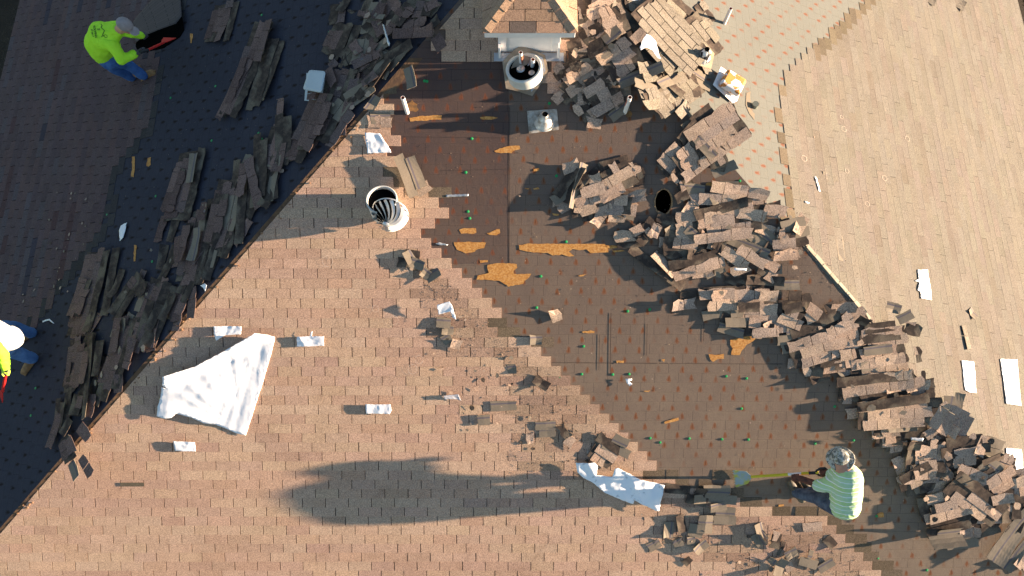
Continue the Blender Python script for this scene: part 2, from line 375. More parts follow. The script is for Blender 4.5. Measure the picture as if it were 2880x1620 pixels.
DIRT2 = [(2130,1470),(2350,1480),(2460,1640),(2150,1640),(1850,1500),(1840,1400),(2000,1400)]
def field(name, pl, poly, phase, ur, vr, pal, m, keep, slot=.009, edge=(.12,.09,.062), step=.009):
    ws = [w_ for _, w_ in pal]; cs = [c for c, _ in pal]
    vs, fs, cols = [], [], []
    O, eu, ev, n = PL[pl]
    j0, j1 = int((vr[0]-phase[1])/E_ROW)-1, int((vr[1]-phase[1])/E_ROW)+1
    def inside(u, v):
        x, y = proj(pt(pl, u, v)); return any(inpoly(x, y, P) for P in poly)
    for j in range(j0, j1):
        v0 = phase[1]+j*E_ROW; ph = phase[0] - (j*OFF % 1)*TAB
        last = random.choices(cs, ws)[0]
        for i in range(int((ur[0]-ph)/TAB)-1, int((ur[1]-ph)/TAB)+1):
            u0 = ph+i*TAB; uc = u0+TAB/2; vc = v0+E_ROW/2
            if not (ur[0] < uc < ur[1] and vr[0] < vc < vr[1]): continue
            if inside(uc, vc):
                if random.random() > .45: last = random.choices(cs, ws)[0]
                col = hsv_jit(last, .045); dark = False; a, b = u0+slot/2, u0+TAB-slot/2; h0, h1 = .013+step, .013
                if random.random() < .3: a += random.uniform(0,.004)
            elif inside(uc, vc-E_ROW) or inside(uc, vc-E_ROW*1.9) and random.random() < .25:
                col = hsv_jit(edge, .2); dark = True; a, b = u0, u0+TAB-.02; h0, h1 = .013, .009
                if inside(uc-TAB, vc): a -= 0
                if random.random() < .5: b -= random.uniform(.02,.13)
            else: continue
            px_, py_ = proj(pt(pl, uc, vc))
            if pl == 'F' and not dark and (inpoly(px_, py_, DIRT) or inpoly(px_, py_, DIRT2)): kd = random.uniform(.66,.9); col = tuple(q*kd for q in col)
            jj = random.uniform(-.0015,.0015)
            P = [V((a, v0+jj, h0)), V((b, v0+jj+random.uniform(-.001,.001), h0)), V((b, v0+E_ROW+.006, h1)), V((a, v0+E_ROW+.006, h1))]
            P = clip(P, lambda p: keep(O.x+eu.x*p.x+ev.x*p.y, O.y+eu.y*p.x+ev.y*p.y))
            if len(P) < 3: continue
            k = len(vs); N = len(P)
            vs += [pt(pl, *p) for p in P] + [pt(pl, p.x, p.y, .002) for p in P]
            fs.append(list(range(k, k+N))); fs += [[k+t, k+t+N, k+(t+1)%N+N, k+(t+1)%N] for t in range(N)]
            cols += [col]*(2*N)
            if pl == 'R' and not dark and random.random() < .62:      # paler strip along the butt edge
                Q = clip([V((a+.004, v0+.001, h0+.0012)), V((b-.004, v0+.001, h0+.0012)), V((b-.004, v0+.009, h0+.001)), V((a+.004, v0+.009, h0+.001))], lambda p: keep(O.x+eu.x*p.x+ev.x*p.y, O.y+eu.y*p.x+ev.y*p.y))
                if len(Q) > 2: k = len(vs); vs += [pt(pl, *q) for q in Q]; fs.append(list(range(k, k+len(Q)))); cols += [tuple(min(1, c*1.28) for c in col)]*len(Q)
    return link(name, vs, fs, m, house, cols=cols)
POLY_F = [(-2600,2600),(-1500,1200),(1069,262),(1104,268),(1104,341),(1092,341),(1105,400),(1105,508),(1187,545),(1240,570),(1244,637),(1203,640),(1195,690),
 (1245,712),(1272,765),(1300,790),(1327,825),(1355,854),(1382,884),(1408,913),(1436,940),(1464,960),(1490,968),(1518,994),(1546,1020),(1572,1048),(1599,1075),
 (1625,1103),(1651,1131),(1676,1157),(1703,1184),(1730,1215),(1779,1272),(1805,1294),(1840,1345),(2100,1395),(2127,1434),(2341,1462),(2369,1485),(2394,1508),(2418,1533),(2440,1558),(2475,1605),(2700,1850),(3300,2600)]
POLY_F2 = [(1232,-60),(1380,-60),(1500,-60),(1500,150),(1395,165),(1212,162),(1212,105),(1250,95)]
POLY_F3 = [(1535,120),(1600,120),(1610,200),(1580,255),(1515,258)]
kF = lambda x, y: min(x+KL-.07-y, KR-.03-x-y)
field('shingle_courses', 'F', [POLY_F, POLY_F2, POLY_F3], (uFs[0], uFs[1]), (-9,9.3), (-5.6,4.4), PAL_F, M_SH, kF, slot=.0095, step=.005)
POLY_L = [(-4000,-3000),(505,-3000),(505,60),(480,95),(437,140),(440,180),(437,240),(430,330),(400,385),(380,410),(360,425),(340,460),(315,487),(310,530),(303,560),(300,600),
 (294,650),(283,668),(262,690),(240,705),(220,740),(190,775),(160,810),(150,840),(125,860),(112,880),(100,900),(60,930),(0,965),(-4000,1100)]
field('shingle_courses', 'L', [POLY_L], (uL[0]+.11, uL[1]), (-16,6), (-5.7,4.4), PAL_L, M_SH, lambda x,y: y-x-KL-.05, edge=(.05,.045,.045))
POLY_R = [(4500,-1820),(2462,0),(2201,233),(2213,400),(2228,610),(2236,690),(1000,2600),(9000,2600),(9000,-3000),(5900,-3000)]
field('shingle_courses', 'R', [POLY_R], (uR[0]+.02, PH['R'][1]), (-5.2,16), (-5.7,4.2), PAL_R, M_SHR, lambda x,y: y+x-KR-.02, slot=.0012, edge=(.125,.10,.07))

# hip strips: brown felt edge with nails on the west hip, pale board on the east hip
m_edge = flat_mat('brown hip felt edge', (.13,.075,.04), (.075,.045,.03), 14, .9, .4)
def hip_strip(name, sx, K, t0, t1, wdt, h, m, nseg=40, jit=.012, pl='F'):
    O,u,v,n = PL[pl]; vs = []
    for i in range(nseg+1):
        y = t0+(t1-t0)*i/nseg
        xh = (y-K) if sx < 0 else (K-y)
        p = V((xh, y, 6+S*y)); d = V((1,0,0)) if sx < 0 else V((-1,0,0))
        a = p + n*h; b = p + d*(wdt+random.uniform(-jit,jit)*2) + n*(h*.8)
        vs += [a, b]
    fs = [[2*i, 2*i+1, 2*i+3, 2*i+2] for i in range(nseg)]
    return link(name, vs, fs, m, house)
hip_strip('hip_felt_edge', -1, KL, -4.9, 2.6, .17, .012, m_edge, 90)
hb = flat_mat('pale hip board', (.46,.41,.31), (.36,.31,.22), 9, .8)
mb = MB(); a, b = at(2243,672,'R'), at(2440,905,'R'); d = (b-a).normalized(); sd_ = V((d.y,-d.x,0)).normalized()
k = 9
for i in range(k):
    p = a.lerp(b, i/k); q = a.lerp(b, (i+.97)/k); o_ = sd_*random.uniform(-.008,.008)
    mb.box((p+q)/2+V((0,0,.022))+o_+sd_*(-.03), (q-p)/2, sd_*random.uniform(.017,.024), V((0,0,.012)))
mb.out('hip_edge_board', hb, house)
mb = MB()
for i in range(46):                         # nail heads along the west hip edge
    y = random.uniform(-4.2,2.2); x = y-KL+random.uniform(.04,.15); p = V((x,y,6+S*y)); n = PL['F'][3]
    mb.tube(p+n*.004, p+n*.03, .008, .011, 8)
tag(mb.out('hip_nail', flat_mat('rusty nail', (.20,.09,.04), (.3,.2,.12), 40), house), kind='stuff')
# chalk circles the inspector drew on the shingles
m_chalk = flat_mat('chalk', (.60,.50,.43), (.45,.35,.28), 60, .95)
for x, y, pl, rr in ((923,734,'F',14),(1137,765,'F',12),(1057,867,'F',9),(1109,900,'F',12),(1161,1037,'F',13),(1180,1010,'F',11),(2258,448,'R',9),(2435,575,'R',8),(2484,503,'R',9),(2370,365,'R',9),(2363,332,'R',6),(2548,392,'R',9),(2378,483,'R',7)):
    O,u,v,n = PL[pl]; c = at(x,y,pl); r = rr/220; vs=[]; fs=[]; N=30; hh = .026
    for i in range(N):
        a = 2*pi*i/N; k = 1+random.uniform(-.06,.06)
        for q in (r*k-.002, r*k+.002): vs.append(c+u*cos(a)*q+v*sin(a)*q*1.1+n*hh)
    for i in range(N):
        if random.random() > .16: j=(i+1)%N; fs.append([2*i,2*i+1,2*j+1,2*j])
    link('chalk_circle', vs, fs, m_chalk, house)

mb = MB(); nn = PL['F'][3]                # lifted joints between the old felt sheets
for a, b, w_ in (((1718,880),(1716,1052),.006),((1686,940),(1684,1040),.004),((1432,300),(1432,740),.006),((1820,910),(1818,1000),.003),((1130,385),(1430,388),.003),((1240,480),(1430,476),.003),((1830,690),(2060,700),.002),((1450,1018),(2200,1024),.003),((1980,880),(1978,960),.003)):
    p_, q_ = at(*a,'F'), at(*b,'F'); d = (q_-p_).normalized(); mb.box((p_+q_)/2+nn*.0085, (q_-p_)/2, nn.cross(d)*w_*.6, nn*.0008)
mb.out('felt_seam', flat_mat('felt seam tar', (.03,.022,.022), (.05,.035,.03), 20, .8), house)
# ---------------------------------------------------------------- torn shingle slabs
def grey(c, a): m = sum(c)/3; return tuple(x+(m-x)*a for x in c)
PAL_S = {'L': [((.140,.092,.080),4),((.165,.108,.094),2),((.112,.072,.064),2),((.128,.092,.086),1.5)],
         'F': [((.36,.265,.205),4),((.40,.295,.22),3),((.31,.235,.19),2),((.37,.26,.195),2)],
         'R': [((.185,.158,.128),4),((.17,.146,.118),3),((.195,.168,.13),2)]}  # one kind of shingle; west and east tones lowered for shade and sun
def slab_geo(L, rows, head, rnd, pal, kind, bend=(0,0), lift=None, torn=.06, sub=1.0):
    """local u along the courses, v towards the headlap, w up; returns verts, faces, material ids, colours"""
    vs, fs, mi, cols = [], [], [], []
    W = rows*E_ROW+head; f1, f2, f3, f4 = [rnd.uniform(0, 6.28) for _ in range(4)]
    def warp(u, v, w_):
        a, b = u/(L/2), (v-W/2)/(W/2)
        z = bend[0]*a*a + bend[1]*b*b + .005*sin(u*5+f1)+.003*sin(v*9+f2)+.002*sin(u*13+v*9+f3)
        if lift:
            for su, sv, am in lift:
                t = max(0, (su*a+sv*b)/(abs(su)+abs(sv)) - .1)/.9; z += am*t*t
        return V((u, v-W/2, w_+z))
    def patch(a, b, c, d, h0, h1, th, m, col, ja=0, jb=0, jc=0, jd=0, nu=None, nv=2):
        nu = nu or max(2, int((b-a)/.09)); k = len(vs); g = {}
        ra = [rnd.uniform(-ja, ja) for _ in range(nv+1)]; rb = [rnd.uniform(-jb, jb) for _ in range(nv+1)]
        rc = [rnd.uniform(-jc, jc) for _ in range(nu+1)]; rd = [rnd.uniform(-jd, jd) for _ in range(nu+1)]
        for layer in (0, 1):
            for q in range(nv+1):
                for p in range(nu+1):
                    s, t = p/nu, q/nv
                    u = a+(b-a)*s + (1-s)*ra[q] + s*rb[q]; v = c+(d-c)*t + (1-t)*rc[p] + t*rd[p]
                    h = h0+(h1-h0)*t - (th if layer else 0); g[layer,p,q] = len(vs); vs.append(warp(u, v, h)); cols.append(col)
        for q in range(nv):
            for p in range(nu):
                fs.append([g[0,p,q],g[0,p+1,q],g[0,p+1,q+1],g[0,p,q+1]]); fs.append([g[1,p,q+1],g[1,p+1,q+1],g[1,p+1,q],g[1,p,q]]); mi.extend([m,2 if m==0 else m])
        ring = [(p,0) for p in range(nu)]+[(nu,q) for q in range(nv)]+[(p,nv) for p in range(nu,0,-1)]+[(0,q) for q in range(nv,0,-1)]
        for x in range(len(ring)):
            A, B = ring[x], ring[(x+1)%len(ring)]
            fs.append([g[0,*A],g[1,*A],g[1,*B],g[0,*B]]); mi.append(m)
    if kind == 'head' or kind == 'under':
        m = 1 if kind == 'head' else 2
        n = max(1, rows)
        for j in range(n):
            hgt = (W/n)
            a = -L/2+rnd.uniform(0,.12)*(j>0); b = L/2-rnd.uniform(0,.12)*(j>0)
            patch(a, b, j*hgt, (j+1)*hgt-(.004 if kind=='under' and j<n-1 else 0), .005+.004*j, .004+.004*j, .006, m, (.1,.08,.06), .008, .008, .004 if j==0 else .002, .010 if j==n-1 else .002, nv=3)
        return vs, fs, mi, cols, W
    ph = rnd.uniform(0, TAB)
    cs, ws = [c for c,_ in pal], [w_ for _,w_ in pal]
    if rows > 1 or head > 0:
        patch(-L/2+.05, L/2-.05, .02, W-.02 if head else W-.03, .0, .0, .006, 1, (.1,.08,.06), .02, .02, 0, .02, nv=3)
    for j in range(rows):
        a0 = -L/2+rnd.uniform(0, torn*2)*(rows>1); b0 = L/2-rnd.uniform(0, torn*2)*(rows>1)
        p0 = -L/2 - ((ph+j*OFF*TAB) % TAB) if rows > 1 else -L/2 - rnd.choice([0,0,.15])
        h = .004+.003*j; i = 0; col = rnd.choices(cs, ws)[0]
        while p0+i*TAB < b0:
            a, b = max(a0, p0+i*TAB+.004), min(b0, p0+(i+1)*TAB-.004); i += 1
            if b-a < .04 and rows > 1: continue
            edge = (a <= a0+.01, b >= b0-.01)
            if rows > 1 and rnd.random() < .06 and any(edge): continue
            if rnd.random() > .5: col = rnd.choices(cs, ws)[0]
            kk = 1+rnd.uniform(-.07,.07)
            patch(a, b, j*E_ROW, (j+1)*E_ROW+.008, h+.003, h, .0035, 0, tuple(x*kk for x in col),
                  .020 if edge[0] else .001, .020 if edge[1] else .001, .001, .020 if (j == rows-1) else 0)
    if head > 0:
        hh = .004+.003*rows
        patch(-L/2+rnd.uniform(0,.05), L/2-rnd.uniform(0,.05), rows*E_ROW-.004, W, hh, hh-.002, .008, 1, (.1,.08,.06), .015, .015, 0, .02, nv=3)
    return vs, fs, mi, cols, W
ORD = ['first','second','third','fourth','fifth','sixth','seventh','eighth','ninth','tenth','eleventh','twelfth','thirteenth','fourteenth','fifteenth','sixteenth','seventeenth','eighteenth','nineteenth','twentieth']
PILES = {}
def slab(pile, pl, A, B, rows, kind='tab', head=0.0, h=0.01, bend=(0,0), lift=None, tilt=(0,0), pal=None, seed=None, label=None, torn=.10, collect=None, name='torn_shingle', cat='torn shingle'):
    seed = seed if seed is not None else len(bpy.data.objects); rnd = random.Random(seed*13+5)
    O,u,v,n = PL[pl]; a, b = at(*A,pl), at(*B,pl)
    if pile in ('chim','hole','hipC','mid') : c_m = (a+b)/2; a, b = c_m+(a-c_m)*1.18, c_m+(b-c_m)*1.18
    L = (b-a).length; e = (b-a)/L; f_ = n.cross(e)
    if kind in ('head','under') and head == 0: W0 = max(1,rows)*E_ROW; 
    if lift is None and rnd.random() < .6:
        lift = [(rnd.choice([-1,1]), rnd.choice([-1,1]), rnd.uniform(.008,.038))]+([(rnd.choice([-1,1]), 0, rnd.uniform(.006,.03))] if rnd.random() < .4 else [])
    vs, fs, mi, cols, W = slab_geo(L, rows, head, rnd, pal or PAL_S[pl], kind, bend, lift, torn)
    M = Matrix((e, f_, n)).transposed().to_4x4()
    M = Matrix.Translation((a+b)/2 + n*(h+.010)) @ M @ Matrix.Rotation(R(tilt[0]), 4, 'X') @ Matrix.Rotation(R(tilt[1]), 4, 'Y')
    mz = min((M@p - O).dot(n) for p in vs)
    if mz < .009: M = Matrix.Translation(n*(.009-mz)) @ M
    if collect is not None:
        k = len(collect[0]); collect[0].extend(M@p for p in vs); collect[1].extend([i+k for i in q] for q in fs); collect[2].extend(mi); collect[3].extend(cols); return
    me = bpy.data.meshes.new(name); me.from_pydata(vs, [], fs)
    for m in (M_SLAB, M_HEAD, M_UNDER): me.materials.append(m)
    me.polygons.foreach_set('material_index', mi)
    ca = me.color_attributes.new('Col','FLOAT_COLOR','POINT'); flat=[]; [flat.extend((*c,1)) for c in cols]; ca.data.foreach_set('color', flat)
    o = bpy.data.objects.new(name, me); COL.objects.link(o); o.matrix_world = M
    o['category'] = cat
    PILES.setdefault(pile, []).append((A[0]+B[0], A[1]+B[1], o, rows, kind, head, L, label))
    return o
PNAME = {'west': ('in the west hip row', 'slabs torn off along the west hip'),
 'top': ('in the heap left of chimney', 'slabs heaped left of the chimney'),
 'chim': ('in the heap right of chimney', 'slabs heaped right of the chimney'),
 'mid': ('in the heap left of hole', 'slabs heaped left of the deck hole'),
 'hole': ('in the heap right of hole', 'slabs heaped right of the deck hole'),
 'hipA': ('in the mid east hip heap', 'slabs heaped halfway down the east hip'),
 'hipB': ('in the lower east hip heap', 'slabs heaped beside the white patches'),
 'hipC': ('in the bottom right heap', 'slabs heaped in the bottom right corner'),
 'low': ('along the lower felt edge', 'slabs scattered along the lower felt edge'),
 'turb': ('beside the turbine vent', 'slabs by the turbine vent'),
 'east': ('loose on the east slope', 'loose pieces on the east slope')}
def nth(k): return '%d%s' % (k, 'th' if 10 <= k % 100 <= 20 else {1:'st',2:'nd',3:'rd'}.get(k % 10, 'th'))
def label_piles():
    for pile, L in PILES.items():
        L.sort(key=lambda q: (q[1], q[0])); ph, grp = PNAME[pile]
        for i, (x, y, o, rows, kind, head, ln, lab) in enumerate(L):
            o['group'] = grp
            if lab: o['label'] = lab; continue
            big = 'big' if ln*max(1,rows) > 1.1 else ('narrow' if rows <= 1 and ln > .4 else 'small' if ln < .3 else '')
            look = {'tab': ('%s %sshingle slab' % (big, ['','one-course ','two-course ','three-course ','four-course ','five-course ','six-course '][min(rows,6)])) + (' with headlap' if head else ''),
                    'head': '%s dark headlap strip' % big, 'under': '%s olive upturned shingle slab' % big}[kind].strip()
            n = len(L); idx = i if i < n/2 else n-1-i; frm = 'top' if i < n/2 else 'bottom'
            o['label'] = ' '.join(('%s, %s from the %s %s' % (look, nth(idx+1), frm, ph)).split()[:16])
            o['label'] = o['label'].replace('1st from the', 'nearest the')
H = .13
def Z(ox, oy, sc=3.22): return lambda x, y: (ox+x/sc, oy+y/sc)
def batch(pile, pl, txt):
    for ln in txt.strip().splitlines():
        ln = ln.split('#')[0].strip()
        if not ln: continue
        p = ln.split(); x1,y1,x2,y2 = map(float, p[:4]); rows = int(p[4]); kw = {}
        for q in p[5:]:
            if q in ('head','under'): kw['kind'] = q
            elif q == 'H': kw['head'] = H
            elif q[0] == 'h': kw['h'] = float(q[1:])*.55
            elif q[0] == 'b': a, b = q[1:].split(','); kw['bend'] = (float(a), float(b))
            elif q[0] == 'l': kw.setdefault('lift', []).append(tuple(map(float, q[1:].split(','))))
            elif q[0] == 't': a, b = q[1:].split(','); kw['tilt'] = (float(a), float(b))
        slab(pile, pl, (x1,y1), (x2,y2), rows, seed=int(x1*7+y1*3+rows), **kw)
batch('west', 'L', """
634 5 600 128 3 h.02
668 8 640 118 1 head h.03
752 62 647 338 2 H h.05 b.02,0
725 145 622 340 1 h.09
700 170 650 300 1 h.11 t0,2
772 110 712 312 2 head h.03
795 118 748 285 1 head h.02 l1,1,.08
770 70 735 180 1 h.14
550 422 500 632 3 H h.04 b.02,0
520 470 478 600 2 h.09
468 612 446 680 1 h.03
500 620 480 682 1 head h.02
560 440 545 520 1 under h.13
664 500 607 735 3 H h.05
694 495 680 690 1 head h.08 t-8,0
640 540 600 700 2 h.11
712 452 742 592 1 h.14
768 395 766 580 2 head h.05
745 380 735 585 2 head h.10 t4,0
790 350 745 500 2 h.06
808 325 802 470 2 head h.08 t-5,3
700 470 690 560 1 h.16
770 560 745 600 2 h.15
962 196 878 405 4 H h.03 b.02,0
938 260 860 440 2 h.13
1004 225 962 385 1 h.06
995 320 930 420 1 h.08
900 215 888 292 1 h.17 t5,0
860 360 825 460 2 H h.05
935 300 905 390 1 h.16
578 612 532 805 3 H h.05
612 645 570 800 1 head h.06 t-12,0
632 660 585 790 1 head h.05 t-25,0
540 640 520 740 1 h.13
575 650 555 740 1 under h.15
660 600 615 720 2 h.04
712 620 660 690 1 h.03
460 775 385 995 3 h.05
492 800 420 985 2 head h.05 t-10,0
420 780 385 830 2 H h.12
530 800 485 915 2 h.05
500 830 470 905 1 head h.12
290 700 222 955 3 H h.05
335 700 298 890 1 head h.04 t-14,0
262 780 215 900 2 h.12
350 760 320 840 1 head h.03 l1,0,.06
378 885 312 1100 2 H h.06
415 900 380 1005 2 h.07
445 850 410 960 2 head h.06 t-10,0
465 860 430 935 1 head h.12 t-20,0
350 900 330 1000 1 h.15
395 955 370 1040 1 h.16
252 970 236 1095 2 h.12
272 940 256 1180 1 head h.14 t10,0
325 1030 285 1145 2 head h.06
300 960 285 1060 1 head h.14 t-8,0
222 945 202 1115 2 h.05
235 1100 215 1180 2 h.08
275 1110 262 1175 1 h.09
205 1060 190 1210 1 head h.05
185 1120 165 1230 2 head h.04 t8,6
180 1160 150 1260 1 h.09
190 1222 212 1306 2 h.08
215 1180 190 1225 1 head h.12
205 1300 222 1345 1 under h.04
548 812 545 898 1 h.06
512 885 500 930 1 h.05
438 930 430 985 1 h.07
445 975 405 978 1 h.04
345 1055 340 1105 1 h.06
236 1205 262 1235 1 h.09
235 1288 262 1338 1 h.02
470 690 455 760 1 head h.02 t-10,0
590 575 575 625 1 h.1
""")
batch('top', 'L', """
978 60 925 165 2 H h.03
1010 75 985 150 1 head h.04 t-8,0
950 72 957 12 1 H h.03
1128 8 1062 95 4 h.08 b.03,0
1040 62 1085 98 2 head h.04
1170 12 1115 88 2 h.12
1050 0 1025 60 2 h.05
1205 8 1190 60 1 H h.10
1143 88 1208 70 1 h.12
1240 14 1205 35 1 h.12
1000 195 1083 155 1 h.09
1085 160 1003 205 1 head h.06
1088 195 1148 125 2 head h.06
1115 108 1232 103 1 h.14 l1,1,.06
1165 130 1090 175 1 head h.09 t-20,0
950 175 935 195 1 h.05
960 180 990 165 2 h.06
1035 240 985 292 2 head h.07
1060 130 1045 165 1 h.10
1000 130 1020 160 1 h.10
1105 175 1050 250 1 head h.10 t15,0 l1,-1,.08
1068 68 1080 108 1 h.1
1200 40 1170 75 1 head h.07
985 0 960 40 1 head h.05
1150 192 1163 250 1 under h.03
1240 60 1215 75 1 head h.05
930 210 955 250 1 h.14
1070 215 1030 245 1 h.12 t10,5
1090 20 1072 70 1 h.17
1230 110 1250 150 1 h.10
""")
batch('chim', 'F', """
1640 25 1690 10 3 h.04
1700 75 1760 45 3 h.10 t-3,4
1625 125 1670 95 2 h.05
1690 120 1640 150 2 head h.05
1620 175 1700 135 2 head h.07 b.03,0
1650 200 1720 165 2 head h.03
1600 150 1660 130 2 head h.06
1720 130 1680 170 2 head h.08 l1,1,.05
1700 203 1788 138 3 h.11 b.02,0
1690 245 1730 190 2 h.09
1655 295 1740 245 3 h.09
1580 262 1660 200 2 h.06
1560 285 1600 250 1 h.04
1640 265 1690 235 2 head h.06
1628 328 1665 305 2 h.04
1650 345 1690 350 1 h.03 t5,0
1600 225 1650 190 1 h.10
1745 238 1850 195 1 under h.13 b.04,0
1690 300 1745 270 2 h.05
1720 330 1760 300 1 under h.03
1575 175 1600 215 2 h.03
1690 60 1640 85 2 head h.07
1655 50 1700 30 1 h.10
1735 90 1700 120 1 under h.14 t10,0
1610 60 1650 55 2 h.06
1760 35 1720 55 2 h.08
""")
batch('chim', 'R', """
1792 38 1938 190 5 h.27 b.015,0
1775 75 1800 110 1 h.07
1790 110 1880 215 2 h.20
1925 60 2005 160 3 h.16
1850 0 1930 70 2 H h.12
1960 10 2000 70 2 h.02
1795 215 1855 205 2 h.08
1805 290 1855 280 2 h.05 t3,4
1865 290 1955 232 3 h.03
1850 245 1895 225 1 under h.08
1883 205 1885 245 2 head h.05
1840 320 1880 290 2 h.03
1930 200 1990 240 2 under h.01
1750 10 1830 40 2 h.10
1840 205 1880 195 1 under h.1 b.02,0
1900 330 1930 300 1 h.05 t0,10
1760 20 1700 -10 3 h.05
""")
batch('mid', 'F', """
1586 478 1622 463 1 h.06
1568 545 1618 480 1 head h.07 t-25,0
1588 562 1632 478 1 head h.07 t-35,0
1608 575 1640 470 1 under h.05 t30,0
1650 490 1668 568 2 h.07
1700 522 1778 478 3 h.06 t2,0
1775 492 1805 472 2 h.04
1690 470 1760 450 1 head h.03
1553 568 1592 552 1 h.04
1572 590 1605 572 1 h.03
1600 592 1682 566 2 h.05
1695 562 1782 592 2 under h.03
1735 588 1785 595 1 h.06
1680 595 1720 590 1 h.07
1672 632 1695 600 1 h.03
1650 620 1655 592 1 head h.02
1640 545 1700 530 1 h.10
1620 520 1650 500 1 head h.09
1690 560 1730 540 1 h.09
1600 540 1625 520 1 head h.03
1710 610 1755 612 1 h.03
""")
batch('hole', 'F', """
1860 485 1925 410 2 h.05
1908 420 1975 345 2 head h.05 t12,0
1930 375 2010 310 2 head h.04 t10,0
1950 425 2080 335 4 h.09
1905 478 1990 415 3 h.07
1895 492 1925 462 1 head h.04
1980 458 2040 425 2 h.10
1960 395 2000 440 1 under h.11
1905 525 1940 505 2 head h.05
1895 520 1935 495 2 h.07
1925 530 1975 535 1 under h.05
1940 560 1972 562 1 h.06
2010 528 2142 548 1 h.09 t3,0
1968 562 2082 562 1 h.08
2080 565 2140 560 1 h.05
1960 603 2085 570 1 head h.10 b.02,0
1990 615 2105 588 1 h.10
1900 630 1975 618 2 h.08
1965 643 2132 620 2 h.11
1960 672 2097 655 1 h.15 t3,0
1865 680 1978 692 3 h.07
1800 658 1845 622 2 h.06 t3,0
1732 668 1800 662 1 h.03
1740 685 1800 680 1 head h.02
1790 672 1832 625 2 head h.04 t0,6
1832 660 1848 632 1 h.09
1850 610 1900 625 1 head h.05
1890 745 2022 712 1 head h.09
1900 775 2022 737 1 h.08 t3,0
1782 705 1908 800 1 head h.03 t-15,0
1840 715 1890 768 1 h.06 t-25,0
1860 700 1905 725 1 head h.05
2030 705 2085 745 1 h.10
2075 702 2142 742 1 h.12 t3,0
2055 675 2148 712 1 under h.06
2105 640 2168 690 2 under h.05
2140 700 2165 720 2 head h.04
2172 690 2238 682 3 h.08
2180 640 2232 636 2 h.07
2175 720 2235 715 1 h.10
2238 652 2262 610 1 h.05 t0,6
2100 592 2150 592 2 head h.05
2150 590 2200 596 1 h.06
2165 560 2178 600 2 h.05
2130 742 2188 775 2 h.06
2065 778 2110 790 1 head h.04
2102 785 2192 790 1 head h.06 b.03,0
2040 780 2070 790 1 head h.03
1990 660 2030 690 1 h.05
2075 600 2140 610 1 h.11
1930 645 1960 670 1 under h.12
2010 700 2035 665 1 head h.09
1850 625 1890 618 1 head h.03
1775 655 1800 640 1 h.08
1930 600 1950 570 1 h.07
1900 560 1930 545 1 head h.06
2180 800 2240 800 1 under h.04
""")
batch('hipA', 'F', """
1975 822 2195 812 1 head h.03
1985 846 2195 838 2 h.06
1960 828 2060 824 1 h.09
2015 880 2205 885 2 h.05
2080 918 2182 928 2 h.06
1888 860 1952 852 1 h.05 b.02,0
1912 838 1960 832 1 head h.04
2020 918 2090 938 1 under h.02
2112 935 2182 930 1 h.10
2183 942 2238 938 2 under h.05
2190 878 2258 905 2 h.07
2265 912 2330 882 2 h.06
2300 890 2355 868 2 head h.05
2188 842 2260 845 2 head h.05
2200 870 2250 860 1 head h.10
2240 850 2290 845 2 h.04
2070 862 2130 860 1 head h.12
2130 830 2180 832 1 h.11
2335 872 2400 862 1 h.06 t10,0
2265 860 2300 890 1 h.09
""")
batch('hipB', 'F', """
2200 962 2318 918 2 head h.06
2312 970 2442 918 3 h.08
2212 1005 2405 945 3 h.07
2390 985 2548 962 4 h.07
2245 1032 2405 1012 2 h.05
2380 1042 2562 1015 2 h.06
2412 940 2525 925 2 head h.08
2420 985 2500 975 1 under h.14
2395 905 2440 880 2 h.05
2350 925 2400 890 2 h.07
2348 1092 2572 1058 2 h.09
2345 1108 2420 1105 2 h.06
2345 1072 2560 1050 1 head h.13
2395 1168 2612 1152 3 h.11 b.02,0
2400 1140 2600 1112 1 head h.17
2440 1200 2540 1195 2 h.07
2470 1235 2550 1225 3 h.04
2590 1118 2636 1112 2 head h.09
2592 1160 2640 1152 1 head h.12
2610 1198 2652 1128 1 h.14 t-12,0
2635 1215 2682 1140 1 h.12 t-14,0
2662 1222 2705 1150 1 h.09 t-12,0
2690 1225 2722 1165 1 h.06 t-8,0
2590 1225 2630 1195 1 h.11
2670 1150 2680 1100 2 under h.08
2540 1090 2590 1065 1 h.10
2555 950 2572 900 2 h.04
2520 900 2560 880 1 under h.05
2355 1000 2400 990 1 h.12
2275 1065 2330 1050 1 head h.02
2560 1000 2600 990 2 h.04
2490 860 2530 870 1 under h.02
2580 1070 2620 1060 2 head h.05
""")
